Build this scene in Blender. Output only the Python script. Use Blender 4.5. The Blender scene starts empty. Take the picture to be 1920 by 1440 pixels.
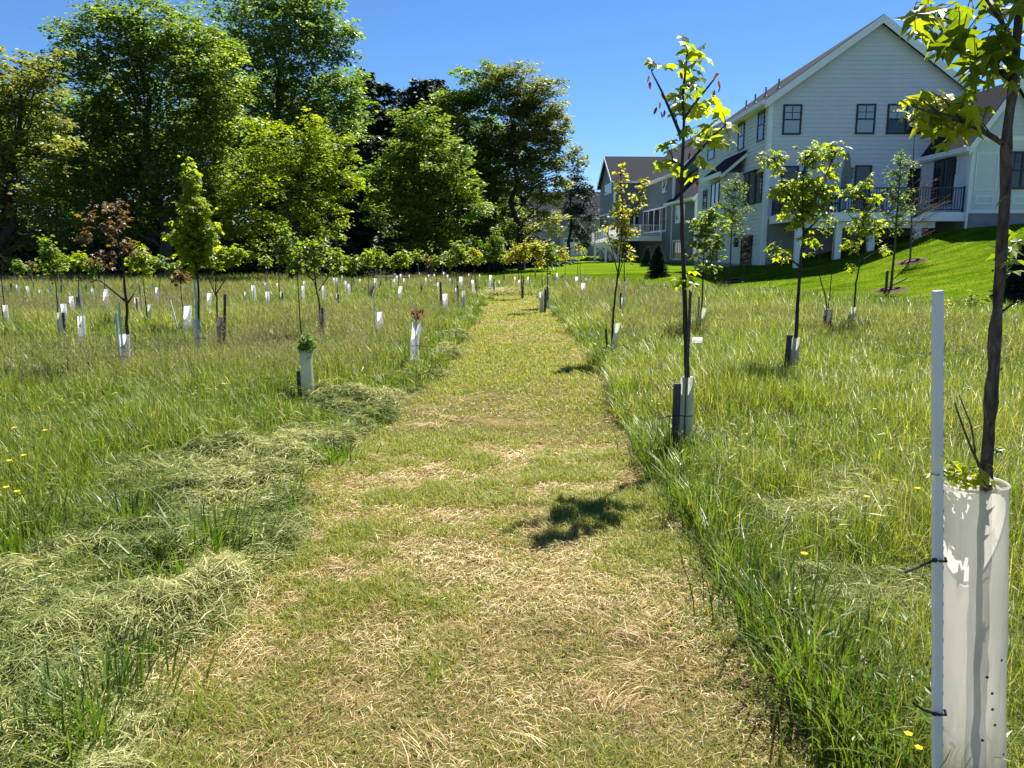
import bpy, math, random
import numpy as np
from mathutils import Vector, Matrix, Euler

# ------------------------------------------------------------------ camera, sky, sun, exposure
R = math.radians
S = bpy.context.scene
PITCH, FOC, EYE = R(9.8), 1442.0, 1.6
cd = bpy.data.cameras.new('camera'); cam = bpy.data.objects.new('camera', cd)
S.collection.objects.link(cam); S.camera = cam
cam.location = (0, 0, EYE); cam.rotation_euler = (R(90) - PITCH, 0, 0)
cd.sensor_width = 36; cd.lens = 36 * FOC / 1920; cd.clip_start = 0.05; cd.clip_end = 2000

SUN_EL, SUN_AZ = R(57), R(33)
w = bpy.data.worlds.new('World'); S.world = w; w.use_nodes = True
nt = w.node_tree; nt.nodes.clear()
sky = nt.nodes.new('ShaderNodeTexSky'); sky.sky_type = 'NISHITA'; sky.sun_disc = False
sky.sun_elevation = SUN_EL; sky.sun_rotation = SUN_AZ
sky.altitude = 100; sky.air_density = .85; sky.dust_density = 0.0; sky.ozone_density = 10
bg = nt.nodes.new('ShaderNodeBackground'); bg.inputs['Strength'].default_value = 0.051
wo = nt.nodes.new('ShaderNodeOutputWorld')
hs = nt.nodes.new('ShaderNodeHueSaturation'); hs.inputs['Saturation'].default_value = 1.06
nt.links.new(sky.outputs[0], hs.inputs['Color']); nt.links.new(hs.outputs[0], bg.inputs[0]); nt.links.new(bg.outputs[0], wo.inputs[0])
sl = bpy.data.lights.new('sun', 'SUN'); sl.energy = 5.0; sl.angle = R(0.5); sl.color = (1, .95, .87)
so = bpy.data.objects.new('sun', sl); S.collection.objects.link(so)
sdir = Vector((math.sin(SUN_AZ) * math.cos(SUN_EL), math.cos(SUN_AZ) * math.cos(SUN_EL), math.sin(SUN_EL)))
so.rotation_euler = sdir.to_track_quat('Z', 'Y').to_euler(); so.location = (20, 30, 60)
S.view_settings.view_transform = 'Standard'; S.view_settings.look = 'None'
S.view_settings.exposure = 1.6; S.view_settings.gamma = 1
S.cycles.max_bounces = 7; S.cycles.diffuse_bounces = 3; S.cycles.transparent_max_bounces = 6
S.cycles.transmission_bounces = 4; S.cycles.glossy_bounces = 2
S.cycles.use_denoising = True; S.cycles.denoiser = 'OPENIMAGEDENOISE'; S.cycles.denoising_input_passes = 'RGB_ALBEDO_NORMAL'; S.cycles.denoising_prefilter = 'ACCURATE'
S.render.use_persistent_data = False

# ------------------------------------------------------------------ projection helpers
CPI, SPI = math.cos(PITCH), math.sin(PITCH)
def ray(px, py):
    v = (720 - py) / FOC
    return np.array([(px - 960) / FOC, CPI + v * SPI, -SPI + v * CPI])
def at(px, py, Y):
    d = ray(px, py); t = Y / d[1]
    return np.array([d[0] * t, Y, EYE + d[2] * t])
def sstep(a, b, x):
    t = np.clip((np.asarray(x, float) - a) / (b - a), 0, 1); return t * t * (3 - 2 * t)
def lawn_u(X, Y): return (X - 12.5) * .913 + (Y - 16) * .411
def terr(X, Y):
    X = np.asarray(X, float); Y = np.asarray(Y, float)
    u = np.clip(lawn_u(X, Y), 0, 30)
    uc = np.minimum(u, 11.6); f = .06 * uc + .0135 * uc * uc + .08 * (u - uc)
    far = .2 + .01 * np.clip(Y - 60, -60, 60) + .02 * np.clip(X, 0, 40)
    far = np.maximum(far, 0)
    s = sstep(30, 48, Y)
    return f * (1 - s) + far * s
def gpt(px, py, h=0.0):
    "where the ray through a pixel is h above the ground"
    d = ray(px, py); t = (EYE - h) / max(-d[2], 1e-4)
    for _ in range(25):
        z = float(terr(d[0] * t, d[1] * t)); t = .5 * t + .5 * (EYE - h - z) / max(-d[2], 1e-4)
    return np.array([d[0] * t, d[1] * t, EYE + d[2] * t - h])

_tabs = {}
def vn(x, y, s, seed=0):
    if seed not in _tabs: _tabs[seed] = np.random.default_rng(1000 + seed).random((256, 256))
    T = _tabs[seed]; x = np.asarray(x, float) / s; y = np.asarray(y, float) / s
    xi = np.floor(x).astype(int); yi = np.floor(y).astype(int); fx = x - xi; fy = y - yi
    fx = fx * fx * (3 - 2 * fx); fy = fy * fy * (3 - 2 * fy)
    a = T[xi & 255, yi & 255]; b = T[(xi + 1) & 255, yi & 255]; c = T[xi & 255, (yi + 1) & 255]; d = T[(xi + 1) & 255, (yi + 1) & 255]
    return (a * (1 - fx) + b * fx) * (1 - fy) + (c * (1 - fx) + d * fx) * fy

# ------------------------------------------------------------------ mesh builder
class MB:
    def __init__(s): s.V = []; s.Q = []; s.T = []; s.qa = []; s.ta = []; s.qm = []; s.tm = []; s.n = 0
    def add(s, V, Q=None, T=None, tint=.5, mat=0):
        V = np.asarray(V, float).reshape(-1, 3)
        if Q is not None and len(Q):
            Q = np.asarray(Q, np.int64).reshape(-1, 4); s.Q.append(Q + s.n)
            s.qa.append(np.broadcast_to(np.asarray(tint, float), (len(Q),)) if np.ndim(tint) == 0 or len(tint) == len(Q) else np.full(len(Q), .5)); s.qm.append(np.full(len(Q), mat))
        if T is not None and len(T):
            T = np.asarray(T, np.int64).reshape(-1, 3); s.T.append(T + s.n)
            s.ta.append(np.broadcast_to(np.asarray(tint, float), (len(T),)) if np.ndim(tint) == 0 or len(tint) == len(T) else np.full(len(T), .5)); s.tm.append(np.full(len(T), mat))
        s.V.append(V); s.n += len(V)
    def box(s, x0, x1, y0, y1, z0, z1, mat=0, tint=.5):
        V = [(x, y, z) for z in (z0, z1) for x, y in ((x0, y0), (x1, y0), (x1, y1), (x0, y1))]
        s.add(V, [(0, 3, 2, 1), (4, 5, 6, 7), (0, 1, 5, 4), (1, 2, 6, 5), (2, 3, 7, 6), (3, 0, 4, 7)], mat=mat, tint=tint)
    def bar(s, a, b, w, h=None, mat=0, tint=.5):
        "a rectangular bar from a to b"
        a = np.array(a, float); b = np.array(b, float); h = h or w; d = b - a; d /= np.linalg.norm(d)
        u = np.cross(d, (0, 0, 1.)) if abs(d[2]) < .95 else np.cross(d, (0, 1., 0)); u /= np.linalg.norm(u); v = np.cross(u, d)
        V = [p + u * sx * w / 2 + v * sy * h / 2 for p in (a, b) for sx, sy in ((-1, -1), (1, -1), (1, 1), (-1, 1))]
        s.add(V, [(0, 3, 2, 1), (4, 5, 6, 7), (0, 1, 5, 4), (1, 2, 6, 5), (2, 3, 7, 6), (3, 0, 4, 7)], mat=mat, tint=tint)
    def tube(s, pts, rad, n=6, mat=0, tint=.5, cap=True):
        P = np.asarray(pts, float); m = len(P); rad = np.broadcast_to(np.asarray(rad, float), (m,))
        D = np.gradient(P, axis=0); D /= np.linalg.norm(D, axis=1)[:, None] + 1e-12
        ref = np.array([1., 0, 0]) if abs(D[0][0]) < .8 else np.array([0, 1., 0])
        U = np.cross(D, ref); U /= np.linalg.norm(U, axis=1)[:, None] + 1e-12; W = np.cross(D, U)
        a = np.arange(n) * 2 * math.pi / n
        V = P[:, None] + rad[:, None, None] * (U[:, None] * np.cos(a)[None, :, None] + W[:, None] * np.sin(a)[None, :, None])
        i = np.arange(m - 1)[:, None] * n; j = np.arange(n)[None]; k = (j + 1) % n
        Q = np.stack([i + j, i + k, i + n + k, i + n + j], -1).reshape(-1, 4)
        s.add(V.reshape(-1, 3), Q, mat=mat, tint=tint)
        if cap and rad[-1] > .004:
            e = V[-1]; s.add(np.vstack([e, P[-1]]), None, [(q, (q + 1) % n, n) for q in range(n)], mat=mat, tint=tint)
    def prism(s, poly, f0, f1, mat=0, tint=.5):
        "closed polygon: f0 / f1 map each (a, b) of it to the two end faces"
        n = len(poly); A = [f0(*p) for p in poly]; B = [f1(*p) for p in poly]; c0 = np.mean(A, 0); c1 = np.mean(B, 0)
        s.add(A + B + [c0, c1], [(i, (i + 1) % n, n + (i + 1) % n, n + i) for i in range(n)],
              [((i + 1) % n, i, 2 * n) for i in range(n)] + [(n + i, n + (i + 1) % n, 2 * n + 1) for i in range(n)], mat=mat, tint=tint)
    def mesh(s, name, mats, smooth=False):
        V = np.vstack(s.V) if s.V else np.zeros((0, 3)); me = bpy.data.meshes.new(name)
        Q = np.vstack(s.Q) if s.Q else np.zeros((0, 4), np.int64); T = np.vstack(s.T) if s.T else np.zeros((0, 3), np.int64)
        me.vertices.add(len(V)); me.vertices.foreach_set('co', V.astype(np.float32).ravel())
        me.loops.add(Q.size + T.size); me.loops.foreach_set('vertex_index', np.concatenate([Q.ravel(), T.ravel()]).astype(np.int32))
        me.polygons.add(len(Q) + len(T))
        me.polygons.foreach_set('loop_start', np.concatenate([np.arange(len(Q)) * 4, Q.size + np.arange(len(T)) * 3]).astype(np.int32))
        mats = mats if isinstance(mats, (list, tuple)) else [mats]
        for m in mats: me.materials.append(m)
        if len(mats) > 1: me.polygons.foreach_set('material_index', np.concatenate(s.qm + s.tm).astype(np.int32))
        me.polygons.foreach_set('use_smooth', np.full(len(Q) + len(T), smooth))
        me.update(calc_edges=True)
        at_ = me.attributes.new('tint', 'FLOAT', 'FACE'); at_.data.foreach_set('value', np.concatenate(s.qa + s.ta).astype(np.float32))
        return me
    def build(s, name, mats, parent=None, smooth=False, loc=None):
        o = bpy.data.objects.new(name, s.mesh(name, mats, smooth)); S.collection.objects.link(o)
        if parent is not None: o.parent = parent
        if loc is not None: o.location = loc
        return o
def tag(o, label=None, cat=None, group=None, kind=None):
    for k, v in (('label', label), ('category', cat), ('group', group), ('kind', kind)):
        if v: o[k] = v
    return o
def thing(name, label, cat, loc=(0, 0, 0), rz=0, group=None):
    o = bpy.data.objects.new(name, None); S.collection.objects.link(o); o.empty_display_size = .2
    o.location = loc; o.rotation_euler = (0, 0, rz); return tag(o, label, cat, group)

# ------------------------------------------------------------------ materials
def newmat(name):
    m = bpy.data.materials.new(name); m.use_nodes = True; t = m.node_tree; t.nodes.clear()
    out = t.nodes.new('ShaderNodeOutputMaterial'); return m, t, out
def ramp(t, stops, src):
    r = t.nodes.new('ShaderNodeValToRGB'); e = r.color_ramp.elements
    while len(e) < len(stops): e.new(.5)
    for k, (p, c) in enumerate(stops): e[k].position = p; e[k].color = (*c, 1)
    t.links.new(src, r.inputs[0]); return r
def surf(name, c1, c2=None, scale=8, rough=.6, spec=.3, bump=0, bscale=None, detail=6, metal=0, stretch=None, c3=None):
    m, t, out = newmat(name); b = t.nodes.new('ShaderNodeBsdfPrincipled')
    b.inputs['Roughness'].default_value = rough; b.inputs['Specular IOR Level'].default_value = spec; b.inputs['Metallic'].default_value = metal
    tc = t.nodes.new('ShaderNodeTexCoord'); mp = t.nodes.new('ShaderNodeMapping'); t.links.new(tc.outputs['Object'], mp.inputs[0])
    if stretch: mp.inputs['Scale'].default_value = stretch
    n = t.nodes.new('ShaderNodeTexNoise'); n.inputs['Scale'].default_value = scale; n.inputs['Detail'].default_value = detail
    t.links.new(mp.outputs[0], n.inputs['Vector'])
    st = [(.3, c1), (.7, c2 or c1)] if c3 is None else [(.25, c1), (.5, c2), (.75, c3)]
    r = ramp(t, st, n.outputs[0]); t.links.new(r.outputs[0], b.inputs['Base Color'])
    if bump:
        n2 = t.nodes.new('ShaderNodeTexNoise'); n2.inputs['Scale'].default_value = bscale or scale * 3; n2.inputs['Detail'].default_value = 5
        t.links.new(mp.outputs[0], n2.inputs['Vector'])
        bp = t.nodes.new('ShaderNodeBump'); bp.inputs['Strength'].default_value = bump; bp.inputs['Distance'].default_value = .02
        t.links.new(n2.outputs[0], bp.inputs['Height']); t.links.new(bp.outputs[0], b.inputs['Normal'])
    t.links.new(b.outputs[0], out.inputs[0]); return m
def leafmat(name, stops, tmul=(1.5, 1.7, .7), tfac=.45, rough=.45, spec=.35):
    "thin leaf or blade: per-leaf colour from 'tint', part reflected and part let through"
    m, t, out = newmat(name); a = t.nodes.new('ShaderNodeAttribute'); a.attribute_name = 'tint'
    r = ramp(t, stops, a.outputs['Fac'])
    b = t.nodes.new('ShaderNodeBsdfPrincipled'); b.inputs['Roughness'].default_value = rough; b.inputs['Specular IOR Level'].default_value = spec
    t.links.new(r.outputs[0], b.inputs['Base Color'])
    mx = t.nodes.new('ShaderNodeMix'); mx.data_type = 'RGBA'; mx.blend_type = 'MULTIPLY'; mx.inputs[0].default_value = 1
    t.links.new(r.outputs[0], mx.inputs[6]); mx.inputs[7].default_value = (*tmul, 1)
    tr = t.nodes.new('ShaderNodeBsdfTranslucent'); t.links.new(mx.outputs[2], tr.inputs[0])
    sh = t.nodes.new('ShaderNodeMixShader'); sh.inputs[0].default_value = tfac
    t.links.new(b.outputs[0], sh.inputs[1]); t.links.new(tr.outputs[0], sh.inputs[2]); t.links.new(sh.outputs[0], out.inputs[0]); return m

M = {}
G = [(0, (.024, .055, .007)), (.3, (.054, .104, .010)), (.55, (.112, .162, .017)), (.75, (.21, .215, .05)), (1, (.46, .39, .18))]
M['blade'] = leafmat('grass_blade', G, (1.7, 1.8, .7), .42, .42, .4)
M['stubble'] = leafmat('mown_stubble', [(0, (.05, .10, .010)), (.35, (.11, .17, .018)), (.6, (.22, .26, .04)), (.8, (.36, .31, .10)), (1, (.58, .45, .2))], (1.6, 1.6, .6), .4, .5, .25)
M['turf'] = leafmat('lawn_blade', [(0, (.045, .085, .004)), (.5, (.08, .13, .010)), (1, (.135, .175, .02))], (1.7, 1.7, .4), .42, .8, .0)
M['seed'] = leafmat('seed_head', [(0, (.17, .13, .07)), (.5, (.25, .22, .11)), (1, (.38, .36, .2))], (1.2, 1.1, .9), .35, .6, .2)
M['hay'] = leafmat('cut_hay', [(0, (.09, .13, .028)), (.4, (.26, .285, .10)), (.7, (.45, .44, .20)), (1, (.68, .60, .34))], (1.2, 1.15, .65), .3, .6, .12)
M['straw'] = leafmat('straw_litter', [(0, (.15, .08, .035)), (.5, (.44, .32, .14)), (1, (.74, .62, .38))], (1.1, 1.05, .75), .25, .55, .25)
M['soil'] = surf('meadow_soil', (.03, .035, .012), (.085, .085, .03), 3, .95, .1, .6, 30)
M['pathbase'] = surf('path_thatch', (.10, .07, .03), (.075, .075, .022), 2.2, .95, .05, .8, 60, 10, c3=(.20, .14, .065))
M['dark'] = leafmat('olive_leaf', [(0, (.05, .095, .014)), (.5, (.125, .185, .034)), (1, (.31, .35, .10))], (1.6, 1.7, .5), .5, .42, .5)
M['cool'] = leafmat('cool_leaf', [(0, (.065, .12, .030)), (.5, (.13, .20, .052)), (1, (.25, .31, .11))], (1.5, 1.6, .6), .48, .34, .6)
M['bright'] = leafmat('yellow_green_leaf', [(0, (.07, .12, .006)), (.5, (.155, .22, .012)), (1, (.29, .34, .025))], (1.8, 1.75, .45), .52)
M['mid'] = leafmat('mid_green_leaf', [(0, (.055, .11, .013)), (.5, (.115, .18, .027)), (1, (.25, .285, .055))], (1.65, 1.75, .5), .5, .42, .45)
M['brown'] = leafmat('brown_olive_leaf', [(0, (.08, .10, .022)), (.5, (.165, .18, .042)), (1, (.30, .30, .09))], (1.5, 1.55, .6), .48, .42, .45)
M['spruce'] = leafmat('spruce_needle', [(0, (.016, .034, .022)), (.5, (.032, .058, .036)), (1, (.06, .09, .05))], (1, 1, .8), .15, .6, .25)
M['bronze'] = leafmat('bronze_leaf', [(0, (.075, .04, .025)), (.5, (.15, .095, .045)), (1, (.24, .20, .06))], (1.5, 1.3, .6), .42)
M['lime'] = leafmat('lime_leaf', [(0, (.10, .15, .01)), (.5, (.18, .24, .016)), (1, (.28, .31, .03))], (2.0, 1.9, .4), .55, .4, .4)
M['yell'] = leafmat('yellowing_leaf', [(0, (.16, .18, .02)), (.5, (.30, .29, .03)), (1, (.42, .38, .05))], (1.6, 1.6, .45), .52)
M['sap'] = leafmat('sapling_leaf', [(0, (.07, .12, .014)), (.5, (.13, .18, .022)), (1, (.22, .25, .04))], (1.9, 1.9, .5), .52, .38, .45)
M['maple'] = leafmat('maple_leaf', [(0, (.05, .09, .008)), (.5, (.11, .16, .013)), (1, (.23, .27, .02))], (2.2, 2.0, .4), .52, .38, .45)
M['rust'] = leafmat('rust_leaf', [(0, (.12, .03, .015)), (1, (.26, .09, .04))], (1.4, .9, .6), .4)
M['petal'] = leafmat('yellow_petal', [(0, (.7, .45, .01)), (1, (.8, .58, .02))], (1, 1, .5), .3)
M['bark'] = surf('grey_bark', (.05, .04, .032), (.13, .11, .09), 9, .9, .15, .7, 30, stretch=(1, 1, .25))
M['barkd'] = surf('dark_bark', (.022, .018, .015), (.06, .05, .042), 12, .85, .2, .6, 40, stretch=(1, 1, .25))
M['barkr'] = surf('brown_bark', (.035, .025, .021), (.115, .085, .07), 70, .85, .2, 1.0, 150, c3=(.23, .175, .145), stretch=(1, 1, .3))
M['siding'] = surf('white_siding', (.61, .625, .645), (.66, .675, .695), 1.5, .5, .35)
M['gsiding'] = surf('grey_siding', (.13, .155, .165), (.16, .185, .195), 1.5, .6, .3)
M['tsiding'] = surf('tan_siding', (.36, .32, .29), (.42, .38, .34), 1.5, .6, .3)
M['trim'] = surf('white_trim', (.78, .78, .77), (.82, .82, .81), 3, .4, .4)
M['black'] = surf('black_frame', (.012, .012, .014), (.02, .02, .022), 5, .35, .4)
M['concrete'] = surf('foundation_concrete', (.22, .225, .23), (.3, .3, .3), 3, .85, .2, .3, 20)
M['shingle'] = surf('roof_shingle', (.014, .0155, .022), (.034, .036, .044), 14, .95, .03, .5, 40, c3=(.023, .025, .032))
M['wood'] = surf('grey_weathered_board', (.045, .045, .047), (.1, .1, .1), 10, .8, .2, .4, 40, stretch=(4, 4, .4))
M['paleboard'] = surf('pale_post', (.3, .24, .15), (.42, .36, .24), 10, .7, .3, stretch=(4, 4, .4))
M['tie'] = surf('black_plastic_tie', (.01, .01, .012), (.015, .015, .016), 5, .4, .5)
M['mulch'] = surf('bark_mulch', (.05, .03, .02), (.14, .09, .06), 14, .95, .1, .9, 40)
M['cloth'] = surf('taupe_cloth', (.2, .19, .18), (.27, .26, .24), 9, .85, .1)
M['metal'] = surf('grey_metal', (.25, .26, .27), (.32, .33, .34), 9, .4, .5, metal=.6)
def plastic(name, col, tcol, tfac, clear=0, dirt=None):
    m, t, out = newmat(name); b = t.nodes.new('ShaderNodeBsdfPrincipled'); b.inputs['Roughness'].default_value = .35; b.inputs['Specular IOR Level'].default_value = .45
    tr = t.nodes.new('ShaderNodeBsdfTranslucent'); sh = t.nodes.new('ShaderNodeMixShader'); sh.inputs[0].default_value = tfac
    tc = t.nodes.new('ShaderNodeTexCoord'); n = t.nodes.new('ShaderNodeTexNoise'); n.inputs['Scale'].default_value = 9; n.inputs['Detail'].default_value = 6
    t.links.new(tc.outputs['Object'], n.inputs['Vector'])
    d = dirt or tuple(x * .86 for x in col)
    r = ramp(t, [(.3, d), (.62, col)], n.outputs[0]); t.links.new(r.outputs[0], b.inputs['Base Color'])
    r2 = ramp(t, [(.3, tuple(x * .85 for x in tcol)), (.62, tcol)], n.outputs[0]); t.links.new(r2.outputs[0], tr.inputs[0])
    t.links.new(b.outputs[0], sh.inputs[1]); t.links.new(tr.outputs[0], sh.inputs[2]); last = sh
    if clear:
        tp = t.nodes.new('ShaderNodeBsdfTransparent'); s2 = t.nodes.new('ShaderNodeMixShader'); s2.inputs[0].default_value = clear
        t.links.new(sh.outputs[0], s2.inputs[1]); t.links.new(tp.outputs[0], s2.inputs[2]); last = s2
    t.links.new(last.outputs[0], out.inputs[0]); return m
M['tubew'] = plastic('white_tube_plastic', (.80, .81, .83), (.9, .9, .9), .62, 0, (.6, .6, .6))
M['tubeg'] = plastic('greenish_tube_plastic', (.46, .50, .42), (.62, .66, .50), .5)
M['tubed'] = plastic('dirty_tube_plastic', (.16, .17, .17), (.2, .21, .2), .25)
def tubef():
    m, t, out = newmat('milky_tube_plastic'); b = t.nodes.new('ShaderNodeBsdfPrincipled'); b.inputs['Roughness'].default_value = .33; b.inputs['Specular IOR Level'].default_value = .4
    tc = t.nodes.new('ShaderNodeTexCoord'); mp = t.nodes.new('ShaderNodeMapping'); mp.inputs['Scale'].default_value = (14, 14, 2.2); t.links.new(tc.outputs['Object'], mp.inputs[0])
    n = t.nodes.new('ShaderNodeTexNoise'); n.inputs['Scale'].default_value = 1; n.inputs['Detail'].default_value = 8; n.inputs['Roughness'].default_value = .65; t.links.new(mp.outputs[0], n.inputs['Vector'])
    sp = t.nodes.new('ShaderNodeSeparateXYZ'); t.links.new(tc.outputs['Object'], sp.inputs[0])
    g = t.nodes.new('ShaderNodeMapRange'); g.inputs[1].default_value = .42; g.inputs[2].default_value = .05; g.inputs[3].default_value = 0; g.inputs[4].default_value = .30; t.links.new(sp.outputs[2], g.inputs[0])
    ad = t.nodes.new('ShaderNodeMath'); ad.operation = 'SUBTRACT'; t.links.new(n.outputs[0], ad.inputs[0]); t.links.new(g.outputs[0], ad.inputs[1])
    r = ramp(t, [(.12, (.20, .20, .14)), (.30, (.50, .49, .42)), (.48, (.74, .71, .65)), (.7, (.82, .80, .75))], ad.outputs[0]); t.links.new(r.outputs[0], b.inputs['Base Color'])
    tr = t.nodes.new('ShaderNodeBsdfTranslucent'); t.links.new(r.outputs[0], tr.inputs[0]); tp = t.nodes.new('ShaderNodeBsdfTransparent'); tp.inputs[0].default_value = (.95, .94, .9, 1)
    bp = t.nodes.new('ShaderNodeBump'); bp.inputs['Strength'].default_value = .35; bp.inputs['Distance'].default_value = .004; t.links.new(n.outputs[0], bp.inputs['Height']); t.links.new(bp.outputs[0], b.inputs['Normal'])
    s1 = t.nodes.new('ShaderNodeMixShader'); s1.inputs[0].default_value = .5; t.links.new(b.outputs[0], s1.inputs[1]); t.links.new(tr.outputs[0], s1.inputs[2])
    s2 = t.nodes.new('ShaderNodeMixShader'); s2.inputs[0].default_value = .27; t.links.new(s1.outputs[0], s2.inputs[1]); t.links.new(tp.outputs[0], s2.inputs[2]); t.links.new(s2.outputs[0], out.inputs[0]); return m
M['tubef'] = tubef()
M['stakew'] = surf('white_plastic_stake', (.72, .72, .71), (.8, .8, .79), 6, .4, .4)
M['stakeg'] = surf('pale_green_stake', (.34, .42, .40), (.44, .52, .5), 6, .4, .4)
def glassmat(name, col, rough=.04):
    m, t, out = newmat(name); b = t.nodes.new('ShaderNodeBsdfPrincipled'); b.inputs['Base Color'].default_value = (*col, 1)
    b.inputs['Roughness'].default_value = rough; b.inputs['Specular IOR Level'].default_value = .7
    t.links.new(b.outputs[0], out.inputs[0]); return m
M['glass'] = glassmat('dark_window_glass', (.012, .015, .018))
M['blind'] = glassmat('window_blind_behind_glass', (.36, .40, .44), .12)
def lawnmat():
    m, t, out = newmat('lawn_turf'); b = t.nodes.new('ShaderNodeBsdfPrincipled'); b.inputs['Roughness'].default_value = 1; b.inputs['Specular IOR Level'].default_value = 0
    tc = t.nodes.new('ShaderNodeTexCoord'); mp = t.nodes.new('ShaderNodeMapping'); mp.inputs['Rotation'].default_value = (0, 0, .35); mp.inputs['Scale'].default_value = (.35, 1.2, 1)
    t.links.new(tc.outputs['Object'], mp.inputs[0])
    n = t.nodes.new('ShaderNodeTexNoise'); n.inputs['Scale'].default_value = 1.4; n.inputs['Detail'].default_value = 9; n.inputs['Roughness'].default_value = .7; t.links.new(mp.outputs[0], n.inputs['Vector'])
    r = ramp(t, [(.36, (.035, .075, .004)), (.5, (.075, .13, .006)), (.64, (.13, .18, .012))], n.outputs[0]); t.links.new(r.outputs[0], b.inputs['Base Color'])
    n2 = t.nodes.new('ShaderNodeTexNoise'); n2.inputs['Scale'].default_value = 45; n2.inputs['Detail'].default_value = 4; t.links.new(tc.outputs['Object'], n2.inputs['Vector'])
    bp = t.nodes.new('ShaderNodeBump'); bp.inputs['Strength'].default_value = .8; bp.inputs['Distance'].default_value = .04
    t.links.new(n2.outputs[0], bp.inputs['Height']); t.links.new(bp.outputs[0], b.inputs['Normal'])
    t.links.new(b.outputs[0], out.inputs[0]); return m
M['lawn'] = lawnmat()

# ------------------------------------------------------------------ ground, path, lawn sheets
XL = [(1.0, -1.35), (2.2, -1.33), (3.75, -1.27), (5.4, -1.38), (6.5, -1.3), (8.5, -1.13), (10, -.95), (15.6, -.88), (25, -.93), (28, -.9)]
XR = [(1.0, 1.0), (2.2, 1.0), (3, 1.02), (4.2, 1.0), (4.9, .94), (6.4, 1.02), (8.5, 1.09), (12.3, 1.2), (17, 1.18), (25, .92), (28, .95)]
PEND = 27.6
def pathedge(Y):
    n1 = (vn(Y, Y * 0, .9, 3) - .5) * .22; n2 = (vn(Y, Y * 0, .8, 4) - .5) * .22
    return np.interp(Y, *zip(*XL)) + n1, np.interp(Y, *zip(*XR)) + n2
def on_path(X, Y, grow=0):
    a, b = pathedge(Y); return (X > a - grow) & (X < b + grow) & (Y < PEND + grow)
def lawn_mask(X, Y):
    u = lawn_u(X, Y) + (vn(X, Y, 1.1, 5) - .5) * .9
    return ((u > 0) & (Y < 42)) | ((Y > 39.8 + (vn(X, Y, 1.3, 6) - .5)) & (X > -6.5 + (Y - 40) * .12)) & (u > -60) | ((u > 0) & (Y >= 36))
def grid(xs, ys, zf):
    X, Y = np.meshgrid(xs, ys); V = np.stack([X, Y, zf(X, Y)], -1).reshape(-1, 3); n = len(xs); m = len(ys)
    i = (np.arange(m - 1)[:, None] * n + np.arange(n - 1)[None]).ravel()
    return V, np.stack([i, i + 1, i + n + 1, i + n], -1)
xs = np.sinh(np.linspace(-4.2, 4.2, 181)) * 12; ys = np.concatenate([np.linspace(-25, 60, 120), 60 + np.sinh(np.linspace(0.05, 3.6, 40)) * 22])
def gz(X, Y):
    d = np.where(lawn_mask(X, Y), sstep(.3, 2, np.minimum(lawn_u(X, Y), np.maximum(Y - 30, 0) + 5)) * .12, 0)
    return terr(X, Y) - .01 - d
mb = MB(); V, Q = grid(xs, ys, gz); mb.add(V, Q); tag(mb.build('ground', M['soil'], smooth=True), 'bare soil and old thatch under the uncut meadow', 'ground', kind='structure')
yy = np.arange(.4, PEND + .01, .2); mb = MB(); V = []; k = 9
for y in yy:
    a, b = pathedge(np.array([y])); V += [(x, y, float(terr(x, y)) + .004) for x in np.linspace(a[0], b[0], k)]
i = (np.arange(len(yy) - 1)[:, None] * k + np.arange(k - 1)[None]).ravel()
mb.add(V, np.stack([i, i + 1, i + k + 1, i + k], -1)); tag(mb.build('mown_path', M['pathbase'], smooth=True), 'straight mown grass path running away through the meadow', 'path', kind='structure')
# lawn: strips of the plane from its edge with the meadow back past the houses
mb = MB(); V = []; ys2 = np.concatenate([np.arange(8, 60, .8), np.arange(60, 190, 4)]); k = 60
for y in ys2:
    x0 = 12.5 - (y - 16) * .45 if y < 37 else min(3.05, 3.05 - (y - 37) * 2.6) if y < 41 else -7 + (y - 41) * .12
    x0 += (float(vn(y, 0., 1.1, 5)) - .5) * .5
    for q in np.linspace(0, 1, k): X = x0 + (60 - x0) * q ** 1.3; V.append((X, y, float(terr(X, y)) + .02))
i = (np.arange(len(ys2) - 1)[:, None] * k + np.arange(k - 1)[None]).ravel()
mb.add(V, np.stack([i, i + 1, i + k + 1, i + k], -1)); tag(mb.build('lawn', M['lawn'], smooth=True), 'smooth bright green mown lawn sloping up to the houses', 'lawn', kind='structure')
# ------------------------------------------------------------------ houses
class House:
    def __init__(s, name, label, loc, yaw):
        s.root = thing(name, label, 'house', tuple(loc), yaw); s.l = np.array(loc, float); c, n = math.cos(yaw), math.sin(yaw)
        s.ex = np.array([c, n, 0]); s.ey = np.array([-n, c, 0])
    def px(s, plane, c, px, py):
        "where a sight line meets the wall plane: (along, height above the base)"
        d = ray(px, py); o = np.array([0, 0, EYE]) - s.l; nn = s.ey if plane == 'f' else s.ex
        t = (c - o @ nn) / (d @ nn); p = o + d * t; return (p @ (s.ex if plane == 'f' else s.ey), p[2])
def pbox(mb, pl, c, a0, a1, z0, z1, o0, o1, mat=0):
    "a box on a wall plane, standing o0..o1 proud of it"
    if pl == 'f': mb.box(a0, a1, c - o1, c - o0, z0, z1, mat)
    else: mb.box(c - o1, c - o0, a0, a1, z0, z1, mat)
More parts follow.
